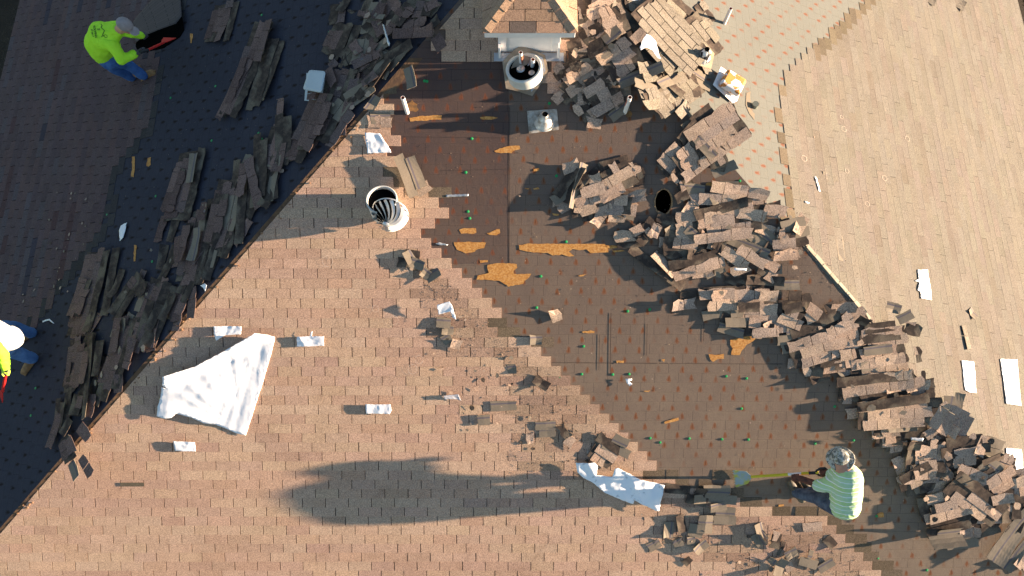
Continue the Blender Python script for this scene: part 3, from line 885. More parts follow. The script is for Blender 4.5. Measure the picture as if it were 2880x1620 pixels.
batch('hipC', 'F', """
2452 1232 2535 1225 2 h.05
2528 1262 2592 1255 2 h.07
2595 1252 2652 1265 2 h.08
2540 1305 2652 1300 4 h.07
2555 1320 2650 1312 2 h.11
2645 1255 2762 1240 2 head h.10
2650 1290 2735 1275 2 h.11
2705 1252 2765 1232 2 h.10
2735 1310 2802 1275 2 head h.12 t28,0
2520 1362 2602 1322 2 h.08
2530 1342 2600 1305 1 head h.11
2666 1350 2792 1442 2 H h.14
2580 1432 2700 1400 3 h.10
2722 1438 2605 1468 3 head h.08
2605 1440 2712 1412 2 h.15
2690 1315 2748 1335 1 h.14
2720 1352 2795 1322 2 h.10
2765 1375 2852 1322 2 h.12
2820 1372 2895 1355 2 h.12 b-.05,0
2748 1440 2855 1440 2 h.10
2842 1375 2832 1455 2 head h.10
2745 1485 2798 1470 2 head h.06
2695 1470 2752 1480 2 h.06
2665 1520 2740 1510 2 under h.02
2670 1495 2740 1490 1 h.07
2790 1560 2895 1425 2 under h.10 b.02,0
2830 1590 2900 1500 1 under h.05
2600 1370 2640 1345 1 head h.05
2660 1385 2690 1350 1 h.07
2630 1385 2650 1330 1 h.05
2760 1300 2800 1330 2 under h.08
2800 1290 2850 1310 2 h.05
2740 1270 2760 1225 1 h.12
2780 1400 2830 1390 1 h.16
2850 1480 2890 1400 1 head h.08
2860 1600 2900 1560 2 h.04
""")
batch('low', 'F', """
1516 1216 1562 1212 1 under h.03
1505 1196 1562 1194 1 under h.02
1568 1222 1605 1198 2 h.03
1478 1235 1502 1232 1 h.02
1590 1232 1612 1250 1 h.02
1660 1242 1738 1295 2 H h.05
1702 1232 1775 1265 2 under h.06
1950 1385 2068 1388 2 under h.04 b.04,0
1930 1385 1990 1398 2 head h.05 l0,1,.05
1870 1370 1940 1378 1 head h.02
1938 1468 2003 1472 2 under h.06 b-.02,0
2005 1445 2068 1448 2 under h.05
1995 1425 2040 1418 1 under h.07
1882 1465 1876 1508 1 under h.03
1910 1445 1920 1495 1 head h.04 t-15,0
1935 1490 1975 1500 1 under h.03
1893 1530 1918 1518 1 under h.02
1932 1520 1955 1518 1 under h.02
1953 1548 1988 1522 1 under h.03
1822 1540 1856 1522 1 under h.02
1925 1568 1940 1582 1 head h.02
2155 1512 2200 1522 2 h.05
2130 1470 2140 1510 1 under h.05 t-20,0
2205 1560 2238 1545 1 under h.06
2250 1560 2300 1575 2 under h.05
2300 1600 2342 1575 1 under h.04
2165 1605 2192 1560 2 under h.04 b.04,0
2255 1482 2312 1478 1 h.03
2205 1600 2230 1585 1 h.02
2180 1535 2210 1545 2 h.03
2120 1500 2140 1530 1 under h.03 l0,1,.07
2320 1510 2345 1535 1 head h.02
1122 722 1180 735 2 head h.03
1145 705 1162 738 1 under h.05 t-15,0
1155 735 1195 748 1 under h.05
1188 760 1208 776 1 under h.03
1200 785 1236 762 1 under h.03 t-20,0
1228 905 1268 908 1 under h.05 t-10,0
1245 925 1276 928 1 under h.03
1245 960 1268 945 1 under h.03
1268 962 1300 972 1 h.03
1428 1038 1452 1035 1 under h.02
1380 1142 1452 1138 1 under h.03
1345 1180 1378 1178 1 under h.04
1555 870 1568 905 1 h.02
1490 955 1525 955 1 under h.02
1502 1063 1540 1088 1 head h.02 t-20,0
""")
batch('turb', 'F', """
1136 432 1180 548 2 under h.12 t-10,0
1172 545 1210 520 1 h.02
1045 335 1100 333 1 under h.02
1035 312 1062 272 1 under h.02
1035 345 1104 345 1 h.03
""")
batch('east', 'R', """
2357 662 2366 735 1 under h.003
2722 870 2738 895 1 under h.003
2706 915 2722 985 1 h.003 t-9,0
2694 30 2704 5 1 h.003 t-12,0
2614 14 2622 -12 1 h.003 t-12,0
2312 500 2350 500 1 h.001
""")
slab('hipC','F',(2610,1500),(2690,1492),2,kind='under',h=.05,bend=(.0,.11),label='curled black shingle standing on edge beside the bottom right heap',seed=901)
slab('hipB','F',(2545,1232),(2580,1236),2,kind='head',h=.10,tilt=(15,0),label='black shingle piece with shiny end below the bricklike heap',seed=902)
slab('hipB','F',(2395,890),(2428,905),1,kind='head',h=.12,tilt=(40,5),label='black curled shingle corner at the east hip, above the bricklike heap',seed=903)
# small torn scraps filling the heaps and scattered around them
SCRAP = []
m_scr = [M_SLAB, M_HEAD, M_UNDER]
def scrap_mesh(seed, size):
    rnd = random.Random(seed); n = rnd.choice([4,5,6,7]); asp = rnd.uniform(.4,1)
    P = []
    for i in range(n):
        a = 2*pi*i/n+rnd.uniform(-.3,.3); r = size*rnd.uniform(.6,1); P.append(V((r*cos(a), r*asp*sin(a), 0)))
    vs = [p+V((0,0,.004+rnd.uniform(0,size*.07))) for p in P]; c = sum(vs, V((0,0,0)))/n
    vs = vs+[c]+[p-V((0,0,.004)) for p in vs]
    fs = [[i,(i+1)%n,n] for i in range(n)]+[[i,i+n+1,(i+1)%n+n+1,(i+1)%n] for i in range(n)]
    me = bpy.data.meshes.new('shingle_scrap'); me.from_pydata(vs, [], fs)
    k = rnd.choices([0,1,2],[3,2,3])[0]; me.materials.append(m_scr[k])
    ca = me.color_attributes.new('Col','FLOAT_COLOR','POINT'); col = rnd.choice(PAL_S['F'])[0]
    ca.data.foreach_set('color', [x for _ in vs for x in (*col,1)])
    return me
SM = [scrap_mesh(100+i, 1.0) for i in range(24)]
def scatter(n, pl, poly, smin, smax, label, group, h=(.0,.02), seed=0, want=lambda x,y: True):
    rnd = random.Random(seed); xs = [p[0] for p in poly]; ys = [p[1] for p in poly]; k = 0
    while k < n:
        x, y = rnd.uniform(min(xs),max(xs)), rnd.uniform(min(ys),max(ys))
        if not inpoly(x,y,poly) or not want(x,y): continue
        k += 1; s = rnd.uniform(smin,smax)*rnd.uniform(.6,1); O,u,v,nn = PL[pl]
        o = bpy.data.objects.new('shingle_scrap', rnd.choice(SM)); COL.objects.link(o)
        M = Matrix((u,v,nn)).transposed().to_4x4()
        o.matrix_world = Matrix.Translation(at(x,y,pl)+nn*(.012+rnd.uniform(*h))) @ M @ Matrix.Rotation(rnd.uniform(0,6.28),4,'Z') @ Matrix.Rotation(rnd.gauss(0,.12),4,'X') @ Matrix.Diagonal((s,s,s,1))
        SCRAP.append((x, o, label, group)); tag(o, label, 'shingle scrap', group)
scatter(58,'F',[(1140,740),(1290,830),(1480,1020),(1640,1180),(1740,1300),(1500,1330),(1250,1180),(1180,980)],.014,.055,'small scrap beside the stripped shingle edge','scraps beside the stripped edge',seed=1,h=(.014,.018))
scatter(30,'F',[(1800,1440),(2100,1470),(2420,1600),(2100,1620),(1800,1600)],.015,.05,'small scrap on the lower laid shingles','scraps on the lower shingles',seed=2,h=(.014,.018))
scatter(24,'F',[(1440,300),(1700,500),(1900,800),(2200,1200),(1800,1150),(1450,800)],.010,.026,'crumb on the bare brown felt','crumbs on the brown felt',seed=3)
scatter(12,'F',[(1850,560),(2250,560),(2300,830),(2000,830)],.05,.10,'palm-sized scrap in the heap right of the deck hole','scraps in the heap right of the hole',seed=4,h=(.05,.14))
scatter(10,'F',[(2200,900),(2500,900),(2720,1240),(2450,1200)],.04,.09,'palm-sized scrap in the bricklike heap beside the white patches','scraps in the bricklike heap',seed=5,h=(.05,.13))
scatter(14,'F',[(2520,1240),(2800,1230),(2880,1500),(2600,1450)],.05,.10,'palm-sized scrap in the bottom right heap','scraps in the bottom right heap',seed=6,h=(.04,.14))
scatter(12,'F',[(1600,40),(1760,20),(1780,240),(1640,330),(1600,230)],.05,.11,'palm-sized scrap in the heap right of the chimney','scraps right of the chimney',seed=7,h=(.03,.13))
scatter(14,'L',[(940,20),(1230,20),(1180,150),(1010,320),(930,300)],.05,.11,'palm-sized scrap in the shaded heap left of the chimney','scraps left of the chimney',seed=8,h=(.03,.13))
scatter(18,'L',[(700,450),(860,430),(500,900),(250,1180),(170,1250),(200,1050),(450,700)],.04,.10,'palm-sized scrap in the dark row beside the west hip','scraps in the west row',seed=9,h=(.02,.10))
scatter(34,'L',[(170,520),(290,520),(300,760),(120,880),(60,860)],.012,.05,'scrap near the torn edge of the shaded west shingles','scraps by the west shingle edge',seed=10,h=(.014,.02))
scatter(26,'R',[(2230,230),(2600,60),(2640,500),(2300,720)],.006,.018,'crumb on the bright east shingles','crumbs on the east slope',seed=11,h=(.016,.02))
#X(k): return '%d%s' % (k, 'th' if 10 <= k % 100 <= 20 else {1:'st',2:'nd',3:'rd'}.get(k % 10, 'th'))
# the broken shingle rubble under the slabs, too mixed up to count
RUB = [[],[],[],[]]
def fill(pl, poly, n, ang, spread, seed, smin=.22, smax=.44, avoid=None):
    rnd = random.Random(seed); xs = [p[0] for p in poly]; ys = [p[1] for p in poly]; k = 0
    while k < n:
        x, y = rnd.uniform(min(xs),max(xs)), rnd.uniform(min(ys),max(ys))
        if not inpoly(x,y,poly) or (avoid and avoid(x,y)): continue
        k += 1; a = R(ang+rnd.uniform(-spread,spread)); L = rnd.uniform(smin,smax)*110
        kind = rnd.choices(['tab','head','under'],[5,3,2])[0]
        slab('x', pl, (x-cos(a)*L, y+sin(a)*L), (x+cos(a)*L, y-sin(a)*L), rnd.choice([1,1,2]), kind=kind, h=rnd.uniform(0,.035), tilt=(rnd.gauss(0,3),rnd.gauss(0,3)), seed=seed*1000+k, collect=RUB)
fill('F', [(1625,60),(1700,0),(1780,60),(1800,190),(1770,250),(1660,320),(1590,260),(1590,150)], 34, 30, 40, 21)
fill('R', [(1690,0),(1900,0),(1990,80),(1980,200),(1940,260),(1860,300),(1790,250),(1770,120)], 16, -45, 30, 22)
fill('L', [(960,0),(1220,0),(1190,130),(1080,200),(1000,300),(900,420),(870,380),(960,180),(930,60)], 34, 58, 25, 23)
fill('F', [(1600,480),(1700,460),(1800,500),(1780,590),(1660,600),(1580,560)], 14, 15, 30, 24)
fill('F', [(1920,420),(2060,340),(2100,420),(2000,480),(2160,540),(2235,620),(2240,730),(2150,780),(1990,760),(1860,700),(1900,620),(1930,560),(1890,500)], 34, 5, 25, 25, avoid=lambda x,y: x<1930 and 500<y<630)
fill('F', [(1990,820),(2200,800),(2330,880),(2540,930),(2600,1080),(2680,1200),(2560,1240),(2420,1180),(2360,1080),(2230,1010),(2120,930),(2000,880)], 34, 8, 15, 26)
fill('F', [(2500,1230),(2760,1230),(2880,1320),(2880,1450),(2740,1480),(2620,1470),(2560,1340)], 40, 5, 45, 27)
fill('L', [(790,340),(860,420),(640,700),(450,930),(300,1080),(190,1200),(170,1120),(240,900),(440,760),(600,560)], 60, 70, 12, 28, .2, .6)
rb = link('shingle_rubble', RUB[0], RUB[1], [M_SLAB, M_HEAD, M_UNDER], None, RUB[2], RUB[3]); tag(rb, kind='stuff')
label_piles()
# loose grit and crumbs shed by the torn shingles
rnd = random.Random(77); gm = MB()
def grit(pl, poly, n, s0, s1, h):
    xs = [p[0] for p in poly]; ys = [p[1] for p in poly]; k = 0; O,u,v,nn = PL[pl]
    while k < n:
        x, y = rnd.uniform(min(xs),max(xs)), rnd.uniform(min(ys),max(ys))
        if not inpoly(x,y,poly): continue
        k += 1; c = at(x,y,pl)+nn*h; s = rnd.uniform(s0,s1)*rnd.random()**1.5+s0; a = rnd.uniform(0,6.28); m = rnd.choice([0,1,1,2,2])
        d = u*cos(a)+v*sin(a); e = nn.cross(d); q = [c+d*s, c+e*s*rnd.uniform(.3,.9)+nn*s*.4, c-d*s*rnd.uniform(.6,1), c-e*s*rnd.uniform(.3,.8)]
        gm.add([*q, c+nn*s*rnd.uniform(.5,.9)], [[0,1,4],[1,2,4],[2,3,4],[3,0,4]], m)
grit('F', DIRT, 900, .003, .010, .018); grit('F', DIRT2, 700, .003, .011, .018)
grit('F', [(1440,270),(1760,270),(2000,800),(2500,1600),(2300,1480),(1830,1330),(1450,900),(1120,500),(1100,290)], 700, .0025, .007, .008)
grit('F', [(1860,560),(2250,600),(2650,1150),(2880,1500),(2600,1500),(2400,1200),(2100,1000),(1900,760)], 500, .004, .012, .01)
grit('R', [(2230,230),(2600,60),(2700,500),(2400,780),(2240,690)], 420, .0025, .006, .020)
grit('R', [(2240,690),(2400,860),(2700,1250),(2800,1230),(2480,800),(2300,640)], 300, .003, .008, .022)
grit('L', [(150,500),(520,100),(500,300),(300,700),(150,900),(60,880)], 300, .0025, .006, .016)
grit('L', [(520,100),(1000,20),(900,330),(300,1000),(200,1000),(320,500)], 500, .0025, .006, .008)
g_ = gm.out('loose_grit', [M_TAR, M_HEAD, flat_mat('crushed granules', (.34,.25,.18), (.22,.16,.12), 60, .95)]); tag(g_, kind='stuff')
#PART3
# ---------------------------------------------------------------- chimney (fixed to the house)
def frame(pl): return PL[pl][1], PL[pl][2], PL[pl][3]
X_, Y_, Z_ = V((1,0,0)), V((0,1,0)), V((0,0,1))
P0 = at(1487,148,'F'); cw, cdp, eh = .365, .9, .50
zb, ze = P0.z-.1, P0.z+eh
mb = MB(); cc = V((P0.x, P0.y+cdp/2, (zb+ze)/2))
mb.box(cc, X_*cw, Y_*(cdp/2), Z_*((ze-zb)/2)); chim = mb.out('chimney', M_PAINT, house)
ov = .155; ex, ey0, ey1 = cw+ov, P0.y-.13, P0.y+cdp+.13
mb = MB(); mb.box((P0.x,(ey0+ey1)/2,ze+.015), X_*ex, Y_*((ey1-ey0)/2), Z_*.055); mb.out('cap_fascia', M_PAINT, chim, bevel=.006)
for s in (-1,1):
    mb = MB(); mb.box((P0.x+s*(cw-.045), P0.y-.012, ze-.22), X_*.05, Y_*.014, Z_*.22); mb.out('corner_board', M_PAINT, chim, bevel=.004)
    mb = MB(); mb.box((P0.x+s*(cw-.01), P0.y-.05, P0.z+.12), X_*.012, Y_*.045, Z_*.10); mb.out('torn_step_flashing', M_PAINT, chim)
mb = MB(); O,u,v,n = PL['F']
mb.box(P0+V((0,-.055,-.02))+n*.03, X_*(cw+.06), v*.05, n*.004); mb.out('base_flashing', M_GALV, chim)
# pyramid cap shingled with three-tab courses and hip caps
ez = ze+.072; ax_ = V((P0.x, (ey0+ey1)/2, ez+.36)); e = .02
cor = [V((P0.x-ex-e,ey0-e,ez)), V((P0.x+ex+e,ey0-e,ez)), V((P0.x+ex+e,ey1+e,ez)), V((P0.x-ex-e,ey1+e,ez))]
vs, fs, cols = [], [], []
for k in range(4):
    a, b = cor[k], cor[(k+1)%4]; d = (b-a).normalized(); nn = (b-a).cross(ax_-a).normalized(); up = nn.cross(d)
    Hs = (ax_-a).dot(up); Lb = (b-a).length; ma = (ax_-a).dot(d)
    for j in range(int(Hs/E_ROW)+1):
        for i in range(-1, 6):
            u0 = i*TAB-(j*OFF%1)*TAB; P = [V((u0+.004,j*E_ROW,.010)),V((u0+TAB-.004,j*E_ROW,.010)),V((u0+TAB-.004,(j+1)*E_ROW,.003)),V((u0+.004,(j+1)*E_ROW,.003))]
            P = clip(P, lambda p: p.x-ma*p.y/Hs); P = clip(P, lambda p: (Lb-p.x)-(Lb-ma)*p.y/Hs)
            if len(P) < 3: continue
            q = len(vs); N = len(P); col = hsv_jit(random.choice([(.33,.21,.14),(.31,.20,.135),(.29,.19,.13)]),.06)
            if k == 0 and j == 0 and i == 1: col = (.13,.10,.085)
            vs += [a+d*p.x+up*p.y+nn*p.z for p in P]+[a+d*p.x+up*p.y-nn*.004 for p in P]
            fs.append(list(range(q,q+N))); fs += [[q+t,q+t+N,q+(t+1)%N+N,q+(t+1)%N] for t in range(N)]; cols += [col]*(2*N)
link('cap_shingles', vs, fs, M_SH, chim, cols=cols)
vs, fs, cols = [], [], []
for k in range(4):
    a = cor[k]; d = (ax_-a); Lh = d.length; d.normalize(); outw = V((a.x-ax_.x, a.y-ax_.y, 0)).normalized(); sdv = d.cross(Z_).normalized(); up = sdv.cross(d)
    if up.z < 0: up = -up
    nst = int(Lh/.14)
    for t in range(nst):
        p = a+d*(t*.14+.055); q_ = a+d*((t+1)*.14+.075); k0 = len(vs); col = hsv_jit((.34,.225,.15),.07)
        for pp, hh in ((p,.024),(q_,.014)):
            for s, dr in ((-1,.035),(0,0),(1,.035)): vs.append(pp+sdv*s*.07+up*(hh-dr*abs(s)))
            for s, dr in ((-1,.05),(0,0),(1,.05)): vs.append(pp+sdv*s*.07+up*(hh-dr*abs(s)-.008))
        fs += [[k0,k0+1,k0+7,k0+6],[k0+1,k0+2,k0+8,k0+7],[k0,k0+3,k0+4,k0+1],[k0+1,k0+4,k0+5,k0+2],[k0,k0+6,k0+9,k0+3],[k0+2,k0+5,k0+11,k0+8]]; cols += [col]*12
link('hip_caps', vs, fs, M_SH, chim, cols=cols)

# ---------------------------------------------------------------- plumbing pipes fixed to the house
for (x,y,pl,h,r) in ((1146,317,'F',.34,.026),(1757,316,'F',.34,.026),(2037,66,'R',.30,.024),(1466,184,'F',.25,.024),(1496,197,'F',.23,.024)):
    b = at(x,y,pl); mb = MB(); mb.pipe(b-V((0,0,.05)), b+V((random.uniform(-.01,.01),random.uniform(-.01,.01),h)), r, r*.82, 20, 0, 1)
    mb.tube(b, b+V((0,0,h-.05)), r*.84, r*.84, 16, True, 1); mb.out('vent_pipe', [M_PVC, M_PVCIN], house, smooth=False)
b = at(2121,300,'R'); mb = MB(); mb.tube(b-V((0,0,.05)), b+V((0,0,.07)), .042, .042, 20, True, 0); mb.tube(b+V((-.035,0,.0)), b+V((-.03,0,.012)), .045, .045, 14, True, 1)
mb.out('cut_pipe', [flat_mat('grey green lead pipe', (.17,.18,.15), (.12,.13,.11), 12, .6), M_BLACK], house)
O,u,v,n = PL['R']
pts = [(2098,262),(2110,258),(2108,275),(2112,290),(2108,305),(2122,322),(2120,338),(2106,320),(2096,296)]
link('rust_and_glow', [at(x,y,'R')+n*.009 for x,y in pts], [list(range(len(pts)))], flat_mat('orange rust stain', (.20,.15,.10), (.165,.145,.115), 25, .9), house)
O,u,v,n = PL['F']
for x,y,r in ((1160,300,.07),(1768,322,.045)):
    N=12; link('rust_and_glow', [at(x,y,'F')+(u*cos(2*pi*i/N)*1.2+v*sin(2*pi*i/N))*r*random.uniform(.6,1.1)+n*.0095 for i in range(N)], [list(range(N))], flat_mat('painted warm glow', (.25,.12,.04), (.12,.07,.035), 25, .9), house)  # warm light bounced beside the pipes, painted onto the felt

# ---------------------------------------------------------------- loose vents
t = empty('vent_collar', at(1475,215,'F'), 'open round metal vent collar on bent octagonal flashing below the chimney', 'vent collar')
oc = [(1413,174,.05),(1418,215,.045),(1423,249,.03),(1460,258,.03),(1497,270,.02),(1522,235,.03),(1542,197,.04),(1533,155,.05),(1500,140,.09),(1464,127,.12),(1429,155,.08)]
vs = [at(x,y,'F',h) for x,y,h in oc]; c = at(1475,200,'F',.05); k = len(vs)
fs = [[i,(i+1)%k,k] for i in range(k)]; vs += [c]
o = link('flashing', vs, fs, M_TANREFL, t); sm = o.modifiers.new('thick','SOLIDIFY'); sm.thickness = .003
oc2 = [(x+(1478-x)*.12, y+(200-y)*.16, h+.008) for x,y,h in oc[4:9]]+[(1478,200,.065)]
o = link('flashing', [at(*q[:2],'F',q[2]) for q in oc2], [list(range(len(oc2)))], M_GALV, t); sm = o.modifiers.new('thick','SOLIDIFY'); sm.thickness = .003
b = at(1478,212,'F',.05); tp = at(1473,190,'F',.19); axd = (tp-b).normalized()
mb = MB(); mb.pipe(b, tp, .215, .185, 40); mb.lathe(tp, axd, [(.185,0),(.20,.006),(.218,.004),(.222,-.008)], 40); mb.out('collar', M_GALVP, t, smooth=True)
mb = MB(); mb.lathe(b+axd*.065, axd, [(.0,0),(.184,0),(.183,.05)], 36); mb.out('inner_void', M_BLACK, t)
mb = MB(); mb.lathe(b+axd*.068+V((-.05,.04,0)), axd, [(.0,.02),(.045,.012),(.055,0)], 14); mb.lathe(b+axd*.068+V((.085,-.02,0)), axd, [(.0,.02),(.04,.012),(.05,0)], 14); mb.out('pipe_boot', M_GALV, t)

t = empty('turbine_vent', at(1086,592,'F'), 'silver turbine roof vent with its ribbed dome tipped off the open collar', 'turbine vent')
b = at(1085,594,'F'); tp = at(1073,561,'F',.30); axd = (tp-b).normalized()
mb = MB(); mb.pipe(b, tp, .185, .172, 40); mb.lathe(tp, axd, [(.172,0),(.185,.008),(.192,0),(.188,-.02)], 40); mb.out('collar', M_GALVP, t, smooth=True)
mb = MB(); mb.lathe(tp-axd*.05, axd, [(.0,0),(.171,0)], 36); mb.out('inner_void', M_BLACK, t)
O,u,v,n = PL['F']
dc = at(1097,602,'F',.30); da = (V((-.12,-.80,0))+Z_*.42).normalized(); dx = da.cross(Z_).normalized(); dy = da.cross(dx); RD = .225
mb = MB(); NB = 17
for k in range(NB):
    ph0 = 2*pi*k/NB; k0 = len(mb.v); vsb = []
    for i in range(9):
        th = R(8+i*11); tw = .85*(i/8)
        for s in (0, 1):
            ph = ph0+tw+s*2*pi/NB*(.50 if i > 1 else .75); rr = RD*(1.0-.13*s)
            vsb.append(dc+da*(rr*cos(th)*.92)+(dx*cos(ph)+dy*sin(ph))*rr*sin(th))
    mb.add(vsb, [[2*i,2*i+1,2*i+3,2*i+2] for i in range(8)])
mb.out('dome_ribs', flat_mat('bright turbine metal', (.62,.62,.60), (.48,.49,.50), 6, .4, metal=.4), t, smooth=True)
mb = MB(); mb.lathe(dc+da*(RD*.90), da, [(0,.012),(.035,.01),(.045,-.004)], 24)
mb.lathe(dc-da*.02, da, [(RD*1.0,.012),(RD*1.03,0),(RD*1.0,-.012),(RD*.97,0),(RD*1.0,.012)], 44); mb.out('dome_ring', M_GALV, t, smooth=True)
mb = MB(); mb.lathe(dc, da, [(.0,RD*.70),(RD*.4,RD*.62),(RD*.66,RD*.36),(RD*.76,0),(0,-.01)], 26); mb.out('dome_inside', M_BLACK, t, smooth=True)

def plate(mb, P, h, pl, th=.003, mi=0):
    q = [at(x,y,pl,h) if not isinstance(h, (list,tuple)) else at(x,y,pl,h[i]) for i,(x,y) in enumerate(P)]
    mb.prism(q, [p-PL[pl][3]*th for p in q], mi)
O,u,v,n = PL['F']
t = empty('pipe_vent', at(1527,345,'F'), 'cone shaped pipe vent on a square scuffed metal flashing on bare felt', 'pipe vent')
mb = MB(); plate(mb, [(1482,312),(1488,376),(1572,365),(1566,306)], .02, 'F'); mb.out('flashing', flat_mat('scuffed metal flashing', (.50,.47,.42), (.20,.16,.12), 11, .5, .2, metal=.3), t)
b = at(1531,346,'F',.02); mb = MB(); mb.lathe(b, Z_, [(.125,0),(.10,.03),(.062,.10),(.055,.12),(.075,.125),(.075,.135),(.04,.15),(.036,.21)], 28); mb.out('cone', flat_mat('scuffed white metal', (.66,.64,.61), (.3,.27,.24), 14, .45, metal=.3), t, smooth=True)
mb = MB(); mb.lathe(b, Z_, [(0,.205),(.035,.205)], 20); mb.out('inner_void', M_BLACK, t)
t = empty('pipe_vent', at(1980,163,'R'), 'tarred white pipe vent with black mouth beside the rusty vent', 'pipe vent')
O,u,v,n = PL['R']; b = at(1977,164,'R',.13)
mb = MB(); plate(mb, [(1950,130),(1955,180),(2000,195),(2010,150),(1985,125)], .13, 'R'); mb.out('flashing', flat_mat('tan flashing', (.36,.29,.21), (.26,.19,.12), 9, .7), t)
mb = MB(); mb.lathe(b, Z_, [(.10,0),(.085,.03),(.062,.10),(.055,.12),(.07,.125),(.05,.14),(.036,.15),(.034,.19)], 28)
def f(nt, b_):
    g = G(nt); c = g.mix(g.ramp(g.noise(g.obj(), 17, 3), .47, .52), (.70,.68,.65), (.02,.02,.025)); nt.links.new(c, b_.inputs['Base Color'])
mb.out('cone', mat('white metal daubed with tar', f, .5), t, smooth=True)
mb = MB(); mb.lathe(b, Z_, [(0,.185),(.033,.185)], 20); mb.out('inner_void', M_BLACK, t)

t = empty('box_vent', at(2045,240,'R'), 'white box vent with rust patches sitting loose on pale felt', 'box vent')
mb = MB(); plate(mb, [(2028,187),(2005,238),(2061,290),(2073,284),(2093,232)], [.09,.06,.03,.04,.08], 'R'); mb.out('flashing', M_PAINT, t, bevel=.002)
def f(nt, b_):
    g = G(nt); o = g.obj(); k = g.m('ADD', g.noise(o, 10, 3, .45), g.m('MULTIPLY', g.noise(o, 30, 3), .15))
    c = g.mix(g.ramp(k, .545, .575), (.80,.78,.76), (.50,.20,.05)); c = g.mix(g.ramp(k, .60, .66), c, (.55,.27,.07)); nt.links.new(c, b_.inputs['Base Color'])
hm = mat('white metal with rust patches', f, .5)
cen = at(2052,243,'R',.07); e1 = (at(2073,269,'R')-at(2030,233,'R')).normalized(); nn = (PL['R'][3]*.9+V((-.15,0,.3))).normalized(); e2 = nn.cross(e1).normalized(); e1 = e2.cross(nn)
mb = MB(); q = [(-1,-1),(1,-1),(1,1),(-1,1)]
mb.prism([cen+e1*a*.140+e2*b_*.125+nn*.13 for a,b_ in q], [cen+e1*a*.150+e2*b_*.135+nn*.035 for a,b_ in q]); mb.out('hood', hm, t, bevel=.028)
mb = MB(); mb.prism([cen+e1*a*.085+e2*b_*.08+nn*.05 for a,b_ in q], [cen+e1*a*.10+e2*b_*.09-nn*.02 for a,b_ in q]); mb.out('throat', M_GALV, t)
O,u,v,n = PL['L']
t = empty('box_vent', at(890,240,'L'), 'pale square box vent half buried under shaded torn shingles', 'box vent')
def rbox(P, pl, h0, h1, nm, m, par, bev):
    mb = MB(); mb.prism([at(x,y,pl,h1) for x,y in P], [at(x,y,pl,h0) for x,y in P]); return mb.out(nm, m, par, bevel=bev)
pale = flat_mat('pale painted vent metal', (.42,.47,.50), (.38,.43,.46), 4, .5)
rbox([(869,196),(917,200),(905,262),(851,252)][::-1], 'L', .10, .21, 'hood', pale, t, .03)
rbox([(862,205),(945,210),(935,290),(856,283)][::-1], 'L', .02, .026, 'flashing', pale, t, 0)
rbox([(878,220),(915,222),(908,262),(868,255)][::-1], 'L', .02, .12, 'throat', M_GALV, t, 0)

# ---------------------------------------------------------------- white sheets
def cloth(name, P, pl, hf, mt, step=.03, label=None, cat=None, solid=.002, parent=None, group=None):
    O,u,v,n = PL[pl]; U = [V(uv(x,y,pl)) for x,y in P]; N = len(U); B = []
    for i in range(N):
        a, b = U[i], U[(i+1)%N]; k = max(1, int((b-a).length/step))
        for t in range(k): B.append(a.lerp(b, t/k)+V((random.uniform(-.003,.003), random.uniform(-.003,.003))))
    poly = [(p.x,p.y) for p in B]; x0,x1 = min(p.x for p in B),max(p.x for p in B); y0,y1 = min(p.y for p in B),max(p.y for p in B)
    pts = list(B); y = y0
    while y < y1:
        x = x0
        while x < x1:
            q = (x+random.uniform(-.2,.2)*step, y+random.uniform(-.2,.2)*step)
            if inpoly(*q, poly) and min((V(q)-b).length for b in B) > step*.5: pts.append(V(q))
            x += step
        y += step
    nb = len(B); r = geometry.delaunay_2d_cdt(pts, [(i,(i+1)%nb) for i in range(nb)], [], 1, 1e-5); fs = []
    for f_ in r[2]:
        c = sum((r[0][i] for i in f_), V((0,0)))/len(f_)
        if inpoly(c.x, c.y, poly): fs.append(list(f_))
    vs = [pt(pl, p.x, p.y, hf(p.x, p.y)) for p in r[0]]
    o = link(name, vs, fs, mt, parent, smooth=True, loc=None if parent else vs[0])
    s = o.modifiers.new('thick','SOLIDIFY'); s.thickness = solid
    if label: tag(o, label, cat, group)
    return o
def ridge(x, y, ang, sc, seed=0):
    a = x*cos(ang)+y*sin(ang); b = -x*sin(ang)+y*cos(ang)
    return 1-abs(noise.noise(V((a*sc*.35, b*sc, seed*7.3))))*2
TP = [(449,1165),(452,1140),(466,1083),(480,1087),(470,1078),(478,1050),(560,1025),(632,987),(728,932),(760,939),(778,946),(764,999),(740,1080),(694,1222),(668,1216),(640,1204),(610,1192),(578,1187),(545,1170),(503,1158),(490,1170),(470,1172)]
cu, cv = uv(610,1080,'F')
def tarp_h(x, y):
    px, py = proj(pt('F',x,y)); e = max(0, 1-abs((py-932)-(728-px)*.46)/60)      # lifted upper-left edge
    lf = max(0, 1-abs(px-480)/140)
    fan = math.atan2(py-1215, px-690); rr = math.hypot(px-690, py-1215)/300; fan2 = math.atan2(py-935, px-735)
    z = .030+.012*noise.noise(V((x*1.3,y*1.3,2)))+.0022*ridge(x,y,2.2,6,2)+.0014*ridge(x,y,.4,13,3)+.012*(1-abs(noise.noise(V((fan*7,rr*.6,3))))*2.2)*min(1,rr)+.005*(1-abs(noise.noise(V((fan2*9,rr*.5,9))))*2.2)
    hill = math.exp(-((px-600)/60)**2-((py-1085)/50)**2)*.06
    return z+hill*.6+.11*e*e+.045*lf
cloth('tarp', TP, 'F', tarp_h, M_WHITE, .028, 'large crinkled white sheet lying on the shingles', 'tarp', .0015)
def crinkle(a, sd, base=.03): return lambda x, y: base+a*ridge(x,y,sd,5,sd)+a*.5*ridge(x,y,sd+1.3,12,sd+1)+a*.3*ridge(x,y,sd+.6,28,sd+2)
